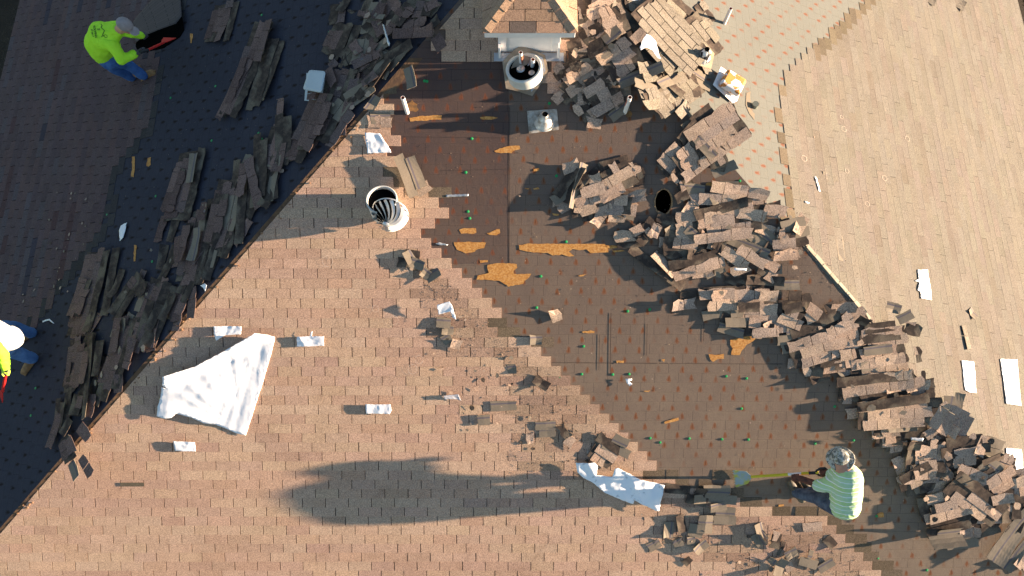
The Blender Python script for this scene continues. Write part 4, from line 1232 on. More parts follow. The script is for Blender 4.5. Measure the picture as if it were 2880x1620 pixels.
def f(nt, b):
    g = G(nt); o = g.obj(); n = g.noise(o, 14, 4); st = g.n('ShaderNodeTexWave', wave_type='BANDS'); st.inputs['Scale'].default_value = 9; st.inputs['Distortion'].default_value = 1.5
    nt.links.new(o, st.inputs[0]); nt.links.new(g.mix(g.m('MULTIPLY', g.ramp(n,.60,.66), .5), (.78,.78,.79), (.30,.31,.33)), b.inputs['Base Color'])
M_PRINT = mat('white membrane with worn print', f, .5)
W1P = [(1618,1296),(1670,1294),(1679,1303),(1676,1330),(1720,1335),(1728,1312),(1735,1310),(1800,1342),(1865,1358),(1858,1390),(1850,1430),(1840,1430),(1812,1415),(1782,1400),(1778,1410),(1740,1396),(1700,1380),(1664,1350),(1640,1338),(1622,1322)]
cloth('membrane_sheet', W1P, 'F', lambda x,y: .05+.035*ridge(x,y,.6,2.6,9)+.016*ridge(x,y,2.0,7,8)+.006*ridge(x,y,1,18,5), M_PRINT, .025, 'long crumpled white membrane sheet with worn print in the long worker shadow', 'sheet')
cloth('membrane_sheet', [(1028,374),(1070,376),(1082,395),(1100,422),(1102,430),(1036,432),(1031,400)], 'F', crinkle(.010,1.1,.035), M_WHITE, .02, 'white plastic sheet lying above the turbine vent near the west hip', 'sheet')
cloth('membrane_sheet', [(1790,124),(1802,130),(1815,148),(1828,185),(1830,190),(1822,190),(1808,166),(1793,160),(1776,168),(1772,160),(1780,140)], 'R', lambda x,y: .2+.03*ridge(x,y,1,8,1), M_WHITE, .015, 'twisted white plastic scrap on the sunny heap right of the chimney', 'sheet')
cloth('membrane_sheet', [(1715,-15),(1770,-20),(1800,10),(1795,14),(1775,18),(1740,10)], 'F', lambda x,y: .22+.03*ridge(x,y,1,7,3), M_WHITE, .02, 'white plastic sheet at the top edge right of the chimney', 'sheet')
cloth('membrane_sheet', [(1231,855),(1266,844),(1273,855),(1285,895),(1276,890),(1268,872),(1236,882)], 'F', lambda x,y: .09+.02*ridge(x,y,1,9,4), M_WHITE, .012, 'small curled white membrane on debris right of the big sheet', 'sheet')
cloth('membrane_sheet', [(1248,1110),(1290,1106),(1298,1124),(1280,1120),(1252,1120)], 'F', crinkle(.015,2.1,.035), flat_mat('clear plastic strip',(.42,.42,.45),(.3,.3,.33),20,.4), .012, 'thin grey plastic strip on the dirty shingles', 'sheet')
PT = [([(606,915),(684,916),(682,938),(640,940),(613,956),(607,935)], (610,913),(676,913), .02, 'white patch with a torn tail above the big white sheet'),
      ([(838,945),(880,943),(882,930),(877,932),(874,944),(914,943),(914,970),(838,973)], (845,942),(908,941), .016, 'white patch with an upright torn flap right of the big sheet'),
      ([(1030,1134),(1100,1134),(1103,1150),(1098,1161),(1080,1160),(1032,1160)], (1043,1131),(1090,1131), .016, 'white printed patch in the middle of the laid shingles'),
      ([(493,1237),(553,1240),(555,1266),(498,1264)], (495,1236),(549,1235), .016, 'small white patch below the big white sheet')]
for P, n1, n2, a, lab in PT:
    o = cloth('membrane_patch', P, 'F', crinkle(a*.5, P[0][0]*.01, .045), M_WHITE, .015, lab, 'patch', group=None)
    n = PL['F'][3]
    for q in (n1, n2):
        b = at(*q,'F'); mb = MB(); mb.lathe(b+n*.022, n, [(0,.008),(.012,.007),(.018,.0),(.018,-.01)], 14); mb.out('cap_nail', M_PVC, o)
O,u,v,n = PL['R']
for P, lab in (([(2575,760),(2604,760),(2606,778),(2612,812),(2615,845),(2600,843),(2585,841),(2583,822),(2575,818),(2580,795),(2567,792),(2578,786)], 'uppermost flat white patch on the bright east slope'),
               ([(2698,1014),(2733,1018),(2737,1050),(2738,1085),(2741,1106),(2722,1104),(2708,1098),(2704,1070),(2702,1045)], 'left white patch of the middle pair on the east slope'),
               ([(2807,1010),(2855,1012),(2857,1035),(2861,1090),(2866,1142),(2824,1136),(2820,1105),(2816,1070),(2811,1040)], 'larger right white patch of the middle pair on the east slope'),
               ([(2823,1260),(2866,1264),(2870,1290),(2872,1350),(2852,1352),(2850,1310),(2832,1300),(2824,1280)], 'lowest white patch partly under the bottom right heap')):
    cloth('roof_patch', P, 'R', lambda x,y: .030+.0015*noise.noise(V((x*9,y*9,0))), flat_mat('bright white patch',(.86,.85,.82),(.8,.79,.77),6,.6), .02, lab, 'patch', .001)
for P, pl, h, lab, m in (([(362,628),(345,636),(340,650),(342,680),(352,670),(358,648)],'L',.03,'white card scrap on the dark felt beside the west shingles',M_WHITE),
    ([(1094,86),(1100,92),(1117,145),(1114,151),(1109,143)],'L',.16,'grey metal sliver on the shaded heap left of the chimney',M_GALV),
    ([(1255,548),(1318,545),(1318,552),(1256,554)],'F',.015,'thin silver strip on the felt right of the turbine vent',M_GALV),
    ([(1225,685),(1236,681),(1260,687),(1258,690),(1236,689)],'F',.02,'short silver sliver at the felt edge above the bare board',M_GALV),
    ([(2287,497),(2293,500),(2304,541),(2299,540)],'R',.024,'narrow white strip on the bright east shingles',M_PVC),
    ([(2260,566),(2273,572),(2270,576),(2258,570)],'R',.024,'short white strip near the pale felt on the east slope',M_PVC),
    ([(2540,1218),(2575,1220),(2574,1229),(2541,1226)],'F',.17,'silver strip on the black shingle in the bricklike heap',M_GALV),
    ([(2055,750),(2090,752),(2088,758),(2054,757)],'F',.15,'pale plastic strip on the heap beside the deck hole',M_WHITE),
    ([(1758,1063),(1776,1063),(1776,1068),(1768,1070),(1777,1078),(1770,1083),(1760,1074)],'F',.04,'crumpled pale plastic scrap on the lower brown felt',M_WHITE),
    ([(122,903),(141,897),(154,909),(153,911),(140,901),(122,907)],'L',.015,'white tape scrap on dark felt near the cropped worker',M_WHITE),
    ([(572,806),(584,800),(590,805),(586,823),(580,812)],'L',.05,'torn white plastic scrap at the west hip',M_WHITE),
    ([(2108,1340),(2112,1322),(2118,1326),(2120,1375),(2112,1372)],'F',.01,'',None)):
    if not lab: continue
    cloth('plastic_scrap' if m is not M_GALV else 'metal_strip', P, pl, (lambda hh: lambda x,y: hh+.008*noise.noise(V((x*20,y*20,1))))(h), m, .02, lab, 'scrap' if m is not M_GALV else 'metal strip')
# dark torn shingle tab missing in the lower left
link('missing_tab', [at(x,y,'F')+PL['F'][3]*.026 for x,y in ((341,1355),(408,1355),(408,1366),(341,1366))], [[3,2,1,0]], flat_mat('dark unweathered granules',(.12,.10,.07),(.08,.065,.045),40,.95), house)

# ---------------------------------------------------------------- green cap nails
cap_me = None
def cap_nail(x, y, pl, lab, grp, white=False):
    global cap_me
    n = PL[pl][3]; b = at(x,y,pl)
    if cap_me is None:
        mb = MB(); mb.lathe((0,0,0), Z_, [(0,.008),(.006,.008),(.008,.005),(.016,.004),(.019,0)], 14); o = mb.out('cap_nail', M_GREEN); cap_me = o.data
    else:
        o = bpy.data.objects.new('cap_nail', cap_me); COL.objects.link(o)
    o.rotation_euler = n.to_track_quat('Z','Y').to_euler(); o.location = b+n*.007
    tag(o, lab, 'cap nail', grp); SCRAP.append((x, o, lab, grp)) if 'between' not in lab and 'crumpled' not in lab and 'debris' not in lab and 'edge' not in lab else None
for s in "1310,485 1316,595 1321,614 1565,495 1592,680 1521,777 1545,291 1888,432 2080,509 1327,390 1194,228 1201,229".split():
    cap_nail(*map(float, s.split(',')), 'F', 'round green cap nail on the upper brown felt', 'green cap nails on the upper brown felt')
for s in "1509,865 1765,875 1827,870 1641,974 1636,1052 1723,1053 1769,1052 1574,1061 2042,1058 2099,1064 2085,1149 1828,1232 1856,1244 1938,1233 2030,1235 2104,1236 2400,1238 2292,1247 2465,1451 2606,1603 2468,1570 2347,1143".split():
    cap_nail(*map(float, s.split(',')), 'F', 'round green cap nail on the lower brown felt', 'green cap nails on the lower brown felt')
for s in "927,91 737,43 728,375 738,392 607,243 481,276 596,396 439,552 302,604 429,736 101,1092 88,1169".split():
    cap_nail(*map(float, s.split(',')), 'L', 'round green cap nail on the shaded west felt', 'green cap nails on the west felt')
for x,y,lab in ((1343,942,'round green cap nail on dirty shingles between two debris bits'),(1551,1283,'round green cap nail left of the crumpled membrane'),(1933,1452,'round green cap nail in the low debris'),(2213,1477,'bright green cap nail at the lower shingle edge')):
    cap_nail(x,y,'F',lab,None) if False else (cap_nail(x,y,'F',lab,'green cap nails on the shingles'))
    bpy.context.scene.objects[-1] if False else None
#PART4
# ---------------------------------------------------------------- people
from mathutils.bvhtree import BVHTree
def capsule(mb, p, r1, q, r2, n=14):
    p, q = V(p), V(q); d = q-p; L = d.length
    z = d/L if L > 1e-6 else Z_; x = z.orthogonal().normalized(); y = z.cross(x); rows = []
    for i in range(5): a = -pi/2+pi/2*i/4; rows.append((p+z*(r1*sin(a)), max(r1*cos(a), r1*.02)))
    for i in range(5): a = pi/2*i/4; rows.append((q+z*(r2*sin(a)), max(r2*cos(a), r2*.02)))
    vs = [c+(x*cos(2*pi*k/n)+y*sin(2*pi*k/n))*r for c, r in rows for k in range(n)]; m = len(rows)
    fs = [[a*n+k, a*n+(k+1)%n, (a+1)*n+(k+1)%n, (a+1)*n+k] for a in range(m-1) for k in range(n)]
    mb.add(vs, fs+[list(range(n-1,-1,-1)), list(range((m-1)*n, m*n))])
def ellip(mb, c, ex, ey, ez, n=18):
    c = V(c); rows = 11; vs = []
    for i in range(rows):
        a = -pi/2+pi*i/(rows-1); cr = max(cos(a), .02)
        vs += [c+ez*sin(a)+(ex*cos(2*pi*k/n)+ey*sin(2*pi*k/n))*cr for k in range(n)]
    fs = [[a*n+k, a*n+(k+1)%n, (a+1)*n+(k+1)%n, (a+1)*n+k] for a in range(rows-1) for k in range(n)]
    mb.add(vs, fs+[list(range(n-1,-1,-1)), list(range((rows-1)*n, rows*n))])
def chain(mb, pts):
    for (p, r1), (q, r2) in zip(pts, pts[1:]): capsule(mb, p, r1, q, r2)
def fuse(name, mb, m, parent=None, voxel=.012, smooth=6, wr=0, wsc=14, seed=0, loc=None):
    """one continuous surface from overlapping closed shapes, then cloth creases"""
    me = bpy.data.meshes.new('tmp'); me.from_pydata(mb.v, [], mb.f); me.update()
    bm = bmesh.new(); bm.from_mesh(me); bmesh.ops.recalc_face_normals(bm, faces=bm.faces); bm.to_mesh(me); bm.free()
    o = bpy.data.objects.new('tmp', me); COL.objects.link(o)
    a = o.modifiers.new('r','REMESH'); a.mode = 'VOXEL'; a.voxel_size = voxel
    b = o.modifiers.new('s','SMOOTH'); b.iterations = smooth; b.factor = .5
    dg = bpy.context.evaluated_depsgraph_get(); em = bpy.data.meshes.new_from_object(o.evaluated_get(dg))
    vs = [v.co.copy() for v in em.vertices]; ns = [v.normal.copy() for v in em.vertices]; fs = [list(p.vertices) for p in em.polygons]
    bpy.data.objects.remove(o)
    if wr:
        for i, p in enumerate(vs):
            q = p*wsc; w_ = (1-abs(noise.noise(V((q.x,q.y*1.6,q.z*1.6+seed))))*2.6)
            w2 = noise.noise(V((q.x*.35+seed,q.y*.35,q.z*.35)))
            vs[i] = p+ns[i]*(w_*wr*(.5+w2)+w2*wr*1.5)
    return link(name, vs, fs, m, parent, smooth=True, loc=loc)
def fabric(name, c1, c2, scale=6, rough=.85, extra=None):
    def f(nt, b):
        g = G(nt); o = g.obj(); c = g.mix(g.ramp(g.noise(o, scale, 4), .35, .65), c1, c2)
        if extra: c = extra(g, o, c)
        nt.links.new(c, b.inputs['Base Color']); g.bump(b, g.noise(o, 45, 3), .5, .006)
    return mat(name, f, rough, spec=.15)
M_SKIN = flat_mat('skin', (.50,.27,.18), (.42,.21,.14), 14, .55)
M_LIME = fabric('lime work shirt', (.42,.80,.045), (.36,.72,.03))
M_JEAN = fabric('blue denim', (.055,.13,.33), (.035,.085,.23), 9)
M_JEAN2 = fabric('faded dark denim', (.10,.125,.17), (.04,.052,.08), 12)
M_BOOT = flat_mat('tan leather', (.30,.17,.075), (.20,.11,.05), 18, .7)
M_BOOTD = flat_mat('dark boot leather', (.045,.04,.038), (.16,.13,.085), 12, .6)
M_GLOVE = flat_mat('dark work glove', (.05,.045,.055), (.09,.08,.09), 25, .8)
M_GLOVEB = flat_mat('brown work glove', (.17,.06,.035), (.07,.03,.022), 20, .8)
M_CAP = flat_mat('grey cap cloth', (.28,.25,.25), (.22,.19,.19), 12, .9)
M_RED = flat_mat('red painted steel', (.60,.03,.025), (.48,.02,.02), 14, .35)
def hand(mb, p, axis, toward, s=1.0):
    """five fingers curled round a tool: p on the tool's axis, toward = from the tool to the palm"""
    a = axis.normalized(); t = (toward-a*toward.dot(a)).normalized(); b = a.cross(t)
    ellip(mb, p+t*.036*s, a*.045*s, b*.036*s, t*.020*s)
    for k in range(4):
        o = p+a*(k-1.5)*.022*s; ln = (1, 1.1, 1.05, .85)[k]
        pts = [(o+(t*cos(w_)+b*sin(w_))*.031*s, r*s) for w_, r in ((.2,.012),(1.1*ln,.0105),(2.0*ln,.0098),(2.9*ln,.009))]
        chain(mb, pts)
    chain(mb, [(p+t*.03*s-b*.02*s-a*.02*s, .014*s), (p-b*.035*s+a*.015*s, .0115*s), (p-b*.028*s-t*.018*s+a*.03*s, .010*s)])
def boot(name, heel, toe, up, m, parent, shaft=.05):
    mb = MB(); d = (toe-heel); L = d.length; d.normalize(); sd = d.cross(up).normalized()
    ellip(mb, heel+d*.03+up*.045, d*.065, sd*.042, up*.05); ellip(mb, heel+d*.17+up*.038, d*.10, sd*.05, up*.04)
    capsule(mb, heel+d*.04+up*.05, .045, heel+d*.14+up*.045, .045); capsule(mb, heel+d*.03+up*.06, .05, heel+d*.01+up*(.08+shaft), .055)
    mb.box(heel+d*.115+up*.008, d*.15, sd*.045, up*.010)
    return fuse(name, mb, m, parent, .009, 3)

# worker bent over on the shaded west slope
A = lambda x,y,h: at(x,y,'L',h)
W = {'pel':A(293,152,.72),'bel':A(283,128,.92),'che':A(291,103,1.06),'nek':A(330,86,1.10),'hed':A(352,74,1.14),
     'sR':A(318,128,1.02),'eR':A(342,168,.84),'wR':A(376,153,.74),'gR':A(402,142,.68),
     'sL':A(332,78,1.05),'eL':A(368,96,.92),'wL':A(396,99,.76),'gL':A(406,101,.68),
     'h1':A(318,166,.66),'k1':A(356,180,.42),'a1':A(403,212,.10),'h2':A(300,168,.63),'k2':A(330,196,.38),'a2':A(368,216,.10)}
mb = MB(); W_ = W
chain(mb, [(W['pel'],.14),(W['bel'],.15),(W['che'],.16),(W['nek'],.07)]); capsule(mb, W['nek'], .06, W['hed'], .07)
fd = (V((.75,-.35,-.55))).normalized(); fu = V((.45,-.1,.88)); fu = (fu-fd*fu.dot(fd)).normalized(); fsd = fd.cross(fu)
ellip(mb, W['hed'], fd*.098, fsd*.078, fu*.115); capsule(mb, W['hed']+fd*.09-fu*.01, .018, W['hed']+fd*.112-fu*.035, .016)
for s in (-1,1): ellip(mb, W['hed']+fsd*s*.080-fu*.005, fd*.022, fsd*.012, fu*.034)
capsule(mb, W['hed']-fu*.09+fd*.06, .03, W['hed']-fu*.07+fd*.04, .05)
chain(mb, [(W['sR'],.07),(W['eR'],.045),(W['wR'],.032)]); chain(mb, [(W['sL'],.07),(W['eL'],.042),(W['wL'],.032)])
tool_d = (A(460,121,.25)-A(402,142,.68)).normalized()
hand(mb, W['gR'], tool_d, W['wR']-W['gR'], .9); capsule(mb, W['wR'], .03, W['gR']+(W['wR']-W['gR'])*.3, .028)
hand(mb, W['gL'], V((.7,.7,0)), W['wL']-W['gL'], .9); capsule(mb, W['wL'], .03, W['gL']+(W['wL']-W['gL'])*.3, .028)
for a, b, c in (('h1','k1','a1'),('h2','k2','a2')): chain(mb, [(W[a],.09),(W[b],.058),(W[c],.042)])
p1 = fuse('person', mb, M_SKIN, None, .010, 3, loc=at(405,215,'L'))
tag(p1, 'roofer in lime shirt and grey cap bending over with a red shovel', 'person')
mb = MB(); ex = V((1,0,0)); 
chain(mb, [(W['pel'],.165),(W['bel'],.195),(W['che'],.20),(W['nek'],.085)])
chain(mb, [(W['che']+(W['sR']-W['che'])*.6,.13),(W['sR'],.095),(W['eR'],.072),(W['wR'],.052)]); chain(mb, [(W['che']+(W['sL']-W['che'])*.6,.13),(W['sL'],.095),(W['eL'],.065),(W['wL'],.050)])
shirt = fuse('shirt', mb, M_LIME, p1, .013, 7, .010, 13, 3)
mb = MB(); chain(mb, [(W['pel']-V((0,0,.02)),.155),((W['h1']+W['h2'])/2,.15)])
for a, b, c in (('h1','k1','a1'),('h2','k2','a2')): chain(mb, [(W[a],.115),(W[b],.082),(W[c],.068)])
fuse('jeans', mb, M_JEAN, p1, .012, 5, .007, 16, 8)
nL = PL['L'][3]
boot('boot', at(405,222,'L')+nL*.012, at(446,202,'L')+nL*.012, nL, M_BOOT, p1); boot('boot', at(369,224,'L')+nL*.012, at(399,190,'L')+nL*.012, nL, M_BOOT, p1)
mb = MB(); hand(mb, W['gR'], tool_d, W['wR']-W['gR'], 1.05); capsule(mb, W['wR'], .038, W['gR']+(W['wR']-W['gR'])*.35, .036); fuse('glove', mb, M_GLOVE, p1, .006, 2)
mb = MB(); hand(mb, W['gL'], V((.7,.7,0)), W['wL']-W['gL'], 1.05); capsule(mb, W['wL'], .038, W['gL']+(W['wL']-W['gL'])*.35, .036); fuse('glove', mb, M_GLOVE, p1, .006, 2)
mb = MB(); ellip(mb, W['hed']+fu*.045-fd*.01, fd*.108, fsd*.092, fu*.082); ellip(mb, W['hed']+fd*.12+fu*.035, fd*.07, fsd*.072, fu*.008)
fuse('cap', mb, M_CAP, p1, .008, 3)
# writing on the shirt's back
dg = bpy.context.evaluated_depsgraph_get(); bvh = BVHTree.FromObject(shirt, dg); mw = shirt.matrix_world
bpy.context.view_layer.update(); mw = shirt.matrix_world.copy(); mwi = mw.inverted()
def on_shirt(p, d):
    h = bvh.ray_cast(mwi@(p+d*.6), (mwi.to_3x3()@(-d)).normalized(), 3)
    return (mw@h[0]+d*.004) if h[0] else None
M_INK = flat_mat('dark green ink', (.012,.05,.02), (.01,.04,.015), 20, .8)
tc = A(267,90,1.15); vd = (CAM-tc).normalized(); e1 = (A(270,112,1.1)-A(263,72,1.15)); e1 = (e1-vd*e1.dot(vd)).normalized(); e2 = vd.cross(e1)
if e2.x < 0: e2 = -e2
vs, fs = [], []
def put_text(txt, cx, cy, size):
    cu_ = bpy.data.curves.new('t','FONT'); cu_.body = txt; cu_.size = size; cu_.align_x = 'CENTER'; cu_.offset = size*.02; ob = bpy.data.objects.new('t', cu_); COL.objects.link(ob)
    d = bpy.context.evaluated_depsgraph_get(); me = bpy.data.meshes.new_from_object(ob.evaluated_get(d)); bpy.data.objects.remove(ob)
    k = len(vs); mp = []
    for v_ in me.vertices:
        q = on_shirt(tc+e1*(v_.co.x+cx)+e2*(v_.co.y+cy), vd); mp.append(q)
    idx = {}
    for i, q in enumerate(mp):
        if q is not None: idx[i] = len(vs); vs.append(q)
    for p_ in me.polygons:
        if all(i in idx for i in p_.vertices): fs.append([idx[i] for i in p_.vertices])
put_text('II', -.035, .030, .050); put_text('ROOFING', -.005, -.010, .036); put_text('47-6617', .012, -.042, .030)
def stroke(P, wd=.004):
    for a, b in zip(P, P[1:]):
        a, b = V(a), V(b); d = (b-a).normalized(); s = V((-d.y, d.x))*wd; n_ = 5
        for i in range(n_):
            q = [on_shirt(tc+e1*c.x+e2*c.y, vd) for c in (a.lerp(b,i/n_)+s, a.lerp(b,i/n_)-s, a.lerp(b,(i+1)/n_)-s, a.lerp(b,(i+1)/n_)+s)]
            if all(x is not None for x in q): k = len(vs); vs.extend(q); fs.append([k,k+1,k+2,k+3])
stroke([(-.10,.085),(-.085,.10),(-.06,.08),(-.02,.115),(.03,.085),(.05,.095),(.045,.075),(.065,.07)])
stroke([(.03,.12),(.045,.135),(.065,.13),(.07,.11),(.055,.10),(.035,.105),(.03,.12)], .0025)
link('shirt_print', vs, fs, M_INK, shirt)
# red tear-off shovel
g0, g1, g2, g3 = A(394,146,.73), A(417,140,.64), A(460,120,.34), A(484,104,.16)
t = empty('roofing_shovel', g3, 'red steel tear off shovel held by the lime shirted roofer', 'shovel')
mb = MB(); mb.tube(g1, g2, .017, .017, 14); mb.out('shaft', M_RED, t, smooth=False)
mb = MB(); mb.tube(g0, g1, .019, .021, 14); mb.out('grip', M_TAR, t)
d = (g3-g2).normalized(); sdv = d.cross(Z_).normalized(); up = sdv.cross(d)
mb = MB(); P = [(-.02,.02),(.06,.055),(.20,.09),(.22,.095),(.22,-.095),(.20,-.09),(.06,-.055),(-.02,-.02)]
mb.prism([g2+d*a+sdv*b+up*.012 for a,b in P][::-1], [g2+d*a+sdv*b for a,b in P][::-1]); mb.out('blade', M_RED, t, bevel=.003)
# sheet of shingles he is peeling up
def ruled(name, C, mats, parent=None, mi=0, nu=24, nv=8, **k):
    """C: list of control polylines of 3-D points, smoothly ruled across"""
    def samp(P, s):
        x = s*(len(P)-1); i = min(int(x), len(P)-2); return P[i].lerp(P[i+1], x-i)
    vs = []; m = len(C)
    for j in range(nv*(m-1)+1):
        tt = j/nv; i = min(int(tt), m-2); f_ = tt-i
        for a in range(nu+1): vs.append(samp(C[i], a/nu).lerp(samp(C[i+1], a/nu), f_))
    fs = [[r*(nu+1)+a, r*(nu+1)+a+1, (r+1)*(nu+1)+a+1, (r+1)*(nu+1)+a] for r in range(nv*(m-1)) for a in range(nu)]
    o = link(name, vs, fs, mats, parent, smooth=True, cols=[(.105,.085,.08)]*len(vs), uvs=[((i%(nu+1))/nu, (i//(nu+1))/nv) for i in range(len(vs))], **k)
    s = o.modifiers.new('thick','SOLIDIFY'); s.thickness = .006; return o
def line(P): return [A(*q) for q in P]
def f(nt, b):
    g = G(nt); uvn = g.n('ShaderNodeUVMap', uv_map='UV'); bt = g.n('ShaderNodeTexBrick'); bt.inputs['Scale'].default_value = 1; bt.inputs['Brick Width'].default_value = .33; bt.inputs['Row Height'].default_value = .14; bt.inputs['Mortar Size'].default_value = .006
    bt.offset = .4; nt.links.new(uvn.outputs[0], bt.inputs[0])
    for i, c in ((1,(.115,.092,.086,1)),(2,(.098,.08,.075,1)),(3,(.045,.04,.04,1))): bt.inputs[i].default_value = c
    n_ = g.noise(g.obj(), 80, 2, .7); c = g.mix(g.ramp(n_,.3,.7,0,.4), bt.outputs[0], (.05,.045,.045)); nt.links.new(c, b.inputs['Base Color']); g.bump(b, n_, .4, .004)
M_PEEL = mat('bent course shingles', f, .95, spec=.1)
t = empty('peeled_shingle_sheet', A(440,90,0), 'curled sheet of shingles with black underside being peeled up by the roofer', 'shingle sheet')
ruled('top_face', [line([(505,-60,.025),(465,-35,.025),(420,5,.025),(385,45,.025),(358,85,.025)]), line([(508,0,.05),(480,20,.07),(437,48,.09),(398,74,.10),(370,102,.09)]), line([(511,45,.08),(494,66,.13),(447,83,.18),(407,99,.20),(384,118,.17)])], M_PEEL, t)
ruled('black_underside', [line([(511,46,.078),(494,67,.127),(447,84,.177),(407,100,.197),(384,119,.167)]), line([(515,62,.05),(500,84,.06),(452,108,.08),(405,124,.09),(381,130,.09)]), line([(518,84,.012),(506,104,.012),(462,134,.012),(415,150,.012),(388,146,.012)])], M_BLACK, t)

# worker cut off by the left edge
mb = MB(); B = {'pel':A(6,946,.92),'bel':A(-25,935,1.08),'che':A(-52,925,1.2),'hed':A(-95,930,1.30),'sR':A(-25,968,1.18),'eR':A(4,992,1.02),'wR':A(15,1032,.86),'gR':A(17,1048,.80),
  'sL':A(-70,885,1.2),'eL':A(-90,900,.95),'wL':A(-60,940,.8),'h1':A(-8,928,.82),'k1':A(34,920,.46),'a1':A(86,934,.10),'h2':A(-2,962,.80),'k2':A(40,990,.44),'a2':A(92,1008,.10)}
def body(B, r=1):
    mb = MB(); chain(mb, [(B['pel'],.13*r),(B['bel'],.14*r),(B['che'],.15*r),(B['hed'],.09)]); ellip(mb, B['hed'], X_*.095, Y_*.08, Z_*.11)
    for s in 'RL': chain(mb, [(B['s'+s],.065),(B['e'+s],.045),(B['w'+s],.032)])
    for s in '12': chain(mb, [(B['h'+s],.09),(B['k'+s],.058),(B['a'+s],.042)])
    return mb
bar_d = (A(4,1120,.35)-A(17,1048,.80)).normalized()
mb = body(B); hand(mb, B['gR'], bar_d, B['wR']-B['gR'], .9); capsule(mb, B['wR'], .03, B['gR'], .025)
p2 = fuse('person', mb, M_SKIN, None, .010, 3, loc=at(90,975,'L')); tag(p2, 'roofer cut off by the left edge in a hi-vis vest, seen from behind', 'person')
mb = MB(); chain(mb, [(B['pel'],.165),(B['bel'],.185),(B['che'],.18)])
def f(nt, b):
    g = G(nt); sx = g.n('ShaderNodeSeparateXYZ'); nt.links.new(g.obj(), sx.inputs[0]); c = g.mix(g.m('LESS_THAN', g.m('ABSOLUTE', g.m('SUBTRACT', g.m('FRACT', g.m('MULTIPLY', sx.outputs[0], 4.5)), .5)), .16), (.66,.65,.61), (.75,.16,.03))
    nt.links.new(c, b.inputs['Base Color'])
fuse('vest', mb, mat('white hi-vis vest with orange trim', f, .8), p2, .013, 6, .006, 10, 5)
mb = MB(); chain(mb, [(B['pel']-V((-.05,.02,.05)),.17),((B['h1']+B['h2'])/2+V((.02,-.04,-.01)),.155)]); fuse('shirt_tail', mb, fabric('grey white cloth', (.62,.62,.60), (.5,.5,.5)), p2, .013, 5, .008, 14, 2)
mb = MB(); chain(mb, [(B['sR'],.10),(B['eR'],.068),(B['wR'],.050)]); chain(mb, [(B['sL'],.10),(B['eL'],.068),(B['wL'],.050)]); fuse('sleeves', mb, M_LIME, p2, .012, 5, .007, 14, 1)
mb = MB()
for a, b, c in (('h1','k1','a1'),('h2','k2','a2')): chain(mb, [(B[a],.125),(B[b],.090),(B[c],.078)])
fuse('jeans', mb, fabric('washed blue denim', (.10,.20,.40), (.06,.13,.29), 9), p2, .012, 5, .008, 16, 4)
boot('boot', at(97,938,'L')+nL*.012, at(55,962,'L')+nL*.012, nL, M_BOOT, p2); boot('boot', at(101,1012,'L')+nL*.012, at(72,1052,'L')+nL*.012, nL, M_BOOT, p2)
mb = MB(); hand(mb, B['gR'], bar_d, B['wR']-B['gR'], 1.1); capsule(mb, B['wR'], .045, B['gR']+(B['wR']-B['gR'])*.3, .038); fuse('glove', mb, flat_mat('lime glove',(.55,.72,.10),(.45,.6,.06),12,.8), p2, .006, 2)
mb = MB(); ellip(mb, B['hed']+V((0,0,.04)), X_*.12, Y_*.10, Z_*.10); fuse('cap', mb, M_CAP, p2, .009, 3)
t = empty('roofing_shovel', A(-2,1160,.05), 'red steel pry bar cut off by the left edge, held by the second roofer', 'pry bar')
mb = MB(); mb.tube(B['gR']-bar_d*.06, B['gR']+bar_d*.62, .019, .019, 14); mb.out('shaft', M_RED, t)
q = B['gR']+bar_d*.62; sdv = bar_d.cross(Z_).normalized(); up = sdv.cross(bar_d); mb = MB(); P = [(-.02,.02),(.06,.05),(.2,.08),(.2,-.08),(.06,-.05),(-.02,-.02)]
mb.prism([q+bar_d*a+sdv*b+up*.012 for a,b in P][::-1], [q+bar_d*a+sdv*b for a,b in P][::-1]); mb.out('blade', M_RED, t, bevel=.003)
mb = MB(); mb.tube(B['gR']-bar_d*.10, B['gR']+bar_d*.05, .022, .022, 12); mb.out('grip', M_TAR, t)

# worker bending over on the south slope
A = lambda x,y,h: at(x,y,'F',h)
C = {'pel':A(2376,1422,.80),'bel':A(2382,1385,.84),'che':A(2384,1348,.86),'nek':A(2374,1322,.86),'hed':A(2364,1290,.84),
 'sR':A(2366,1330,.82),'eR':A(2340,1334,.66),'wR':A(2332,1331,.60),'gR':A(2318,1328,.55),'sL':A(2356,1358,.80),'eL':A(2302,1366,.62),'wL':A(2268,1350,.52),'gL':A(2238,1342,.43),
 'h1':A(2354,1426,.74),'k1':A(2296,1400,.42),'a1':A(2240,1388,.10),'h2':A(2364,1402,.74),'k2':A(2322,1384,.42),'a2':A(2275,1384,.10)}
sh_d = (A(2110,1341,.07)-A(2318,1328,.55)).normalized()
mb = body(C, .95); fd = V((-.80,.25,-.5)).normalized(); fu = V((-.35,.2,.9)); fu = (fu-fd*fu.dot(fd)).normalized(); fsd = fd.cross(fu)
ellip(mb, C['hed'], fd*.098, fsd*.078, fu*.115); capsule(mb, C['hed']+fd*.09-fu*.01, .018, C['hed']+fd*.112-fu*.035, .016); chain(mb, [(C['che'],.13),(C['nek'],.065),(C['hed'],.07)])
for s in (-1,1): ellip(mb, C['hed']+fsd*s*.08, fd*.022, fsd*.012, fu*.034)
for s in 'RL': hand(mb, C['g'+s], sh_d, C['w'+s]-C['g'+s], .9); capsule(mb, C['w'+s], .032, C['g'+s], .026)
p3 = fuse('person', mb, M_SKIN, None, .010, 3, loc=at(2370,1430,'F')); tag(p3, 'roofer in camouflage bucket hat and striped green polo bending over bare felt', 'person')
sp = (C['nek']-C['pel']).normalized()
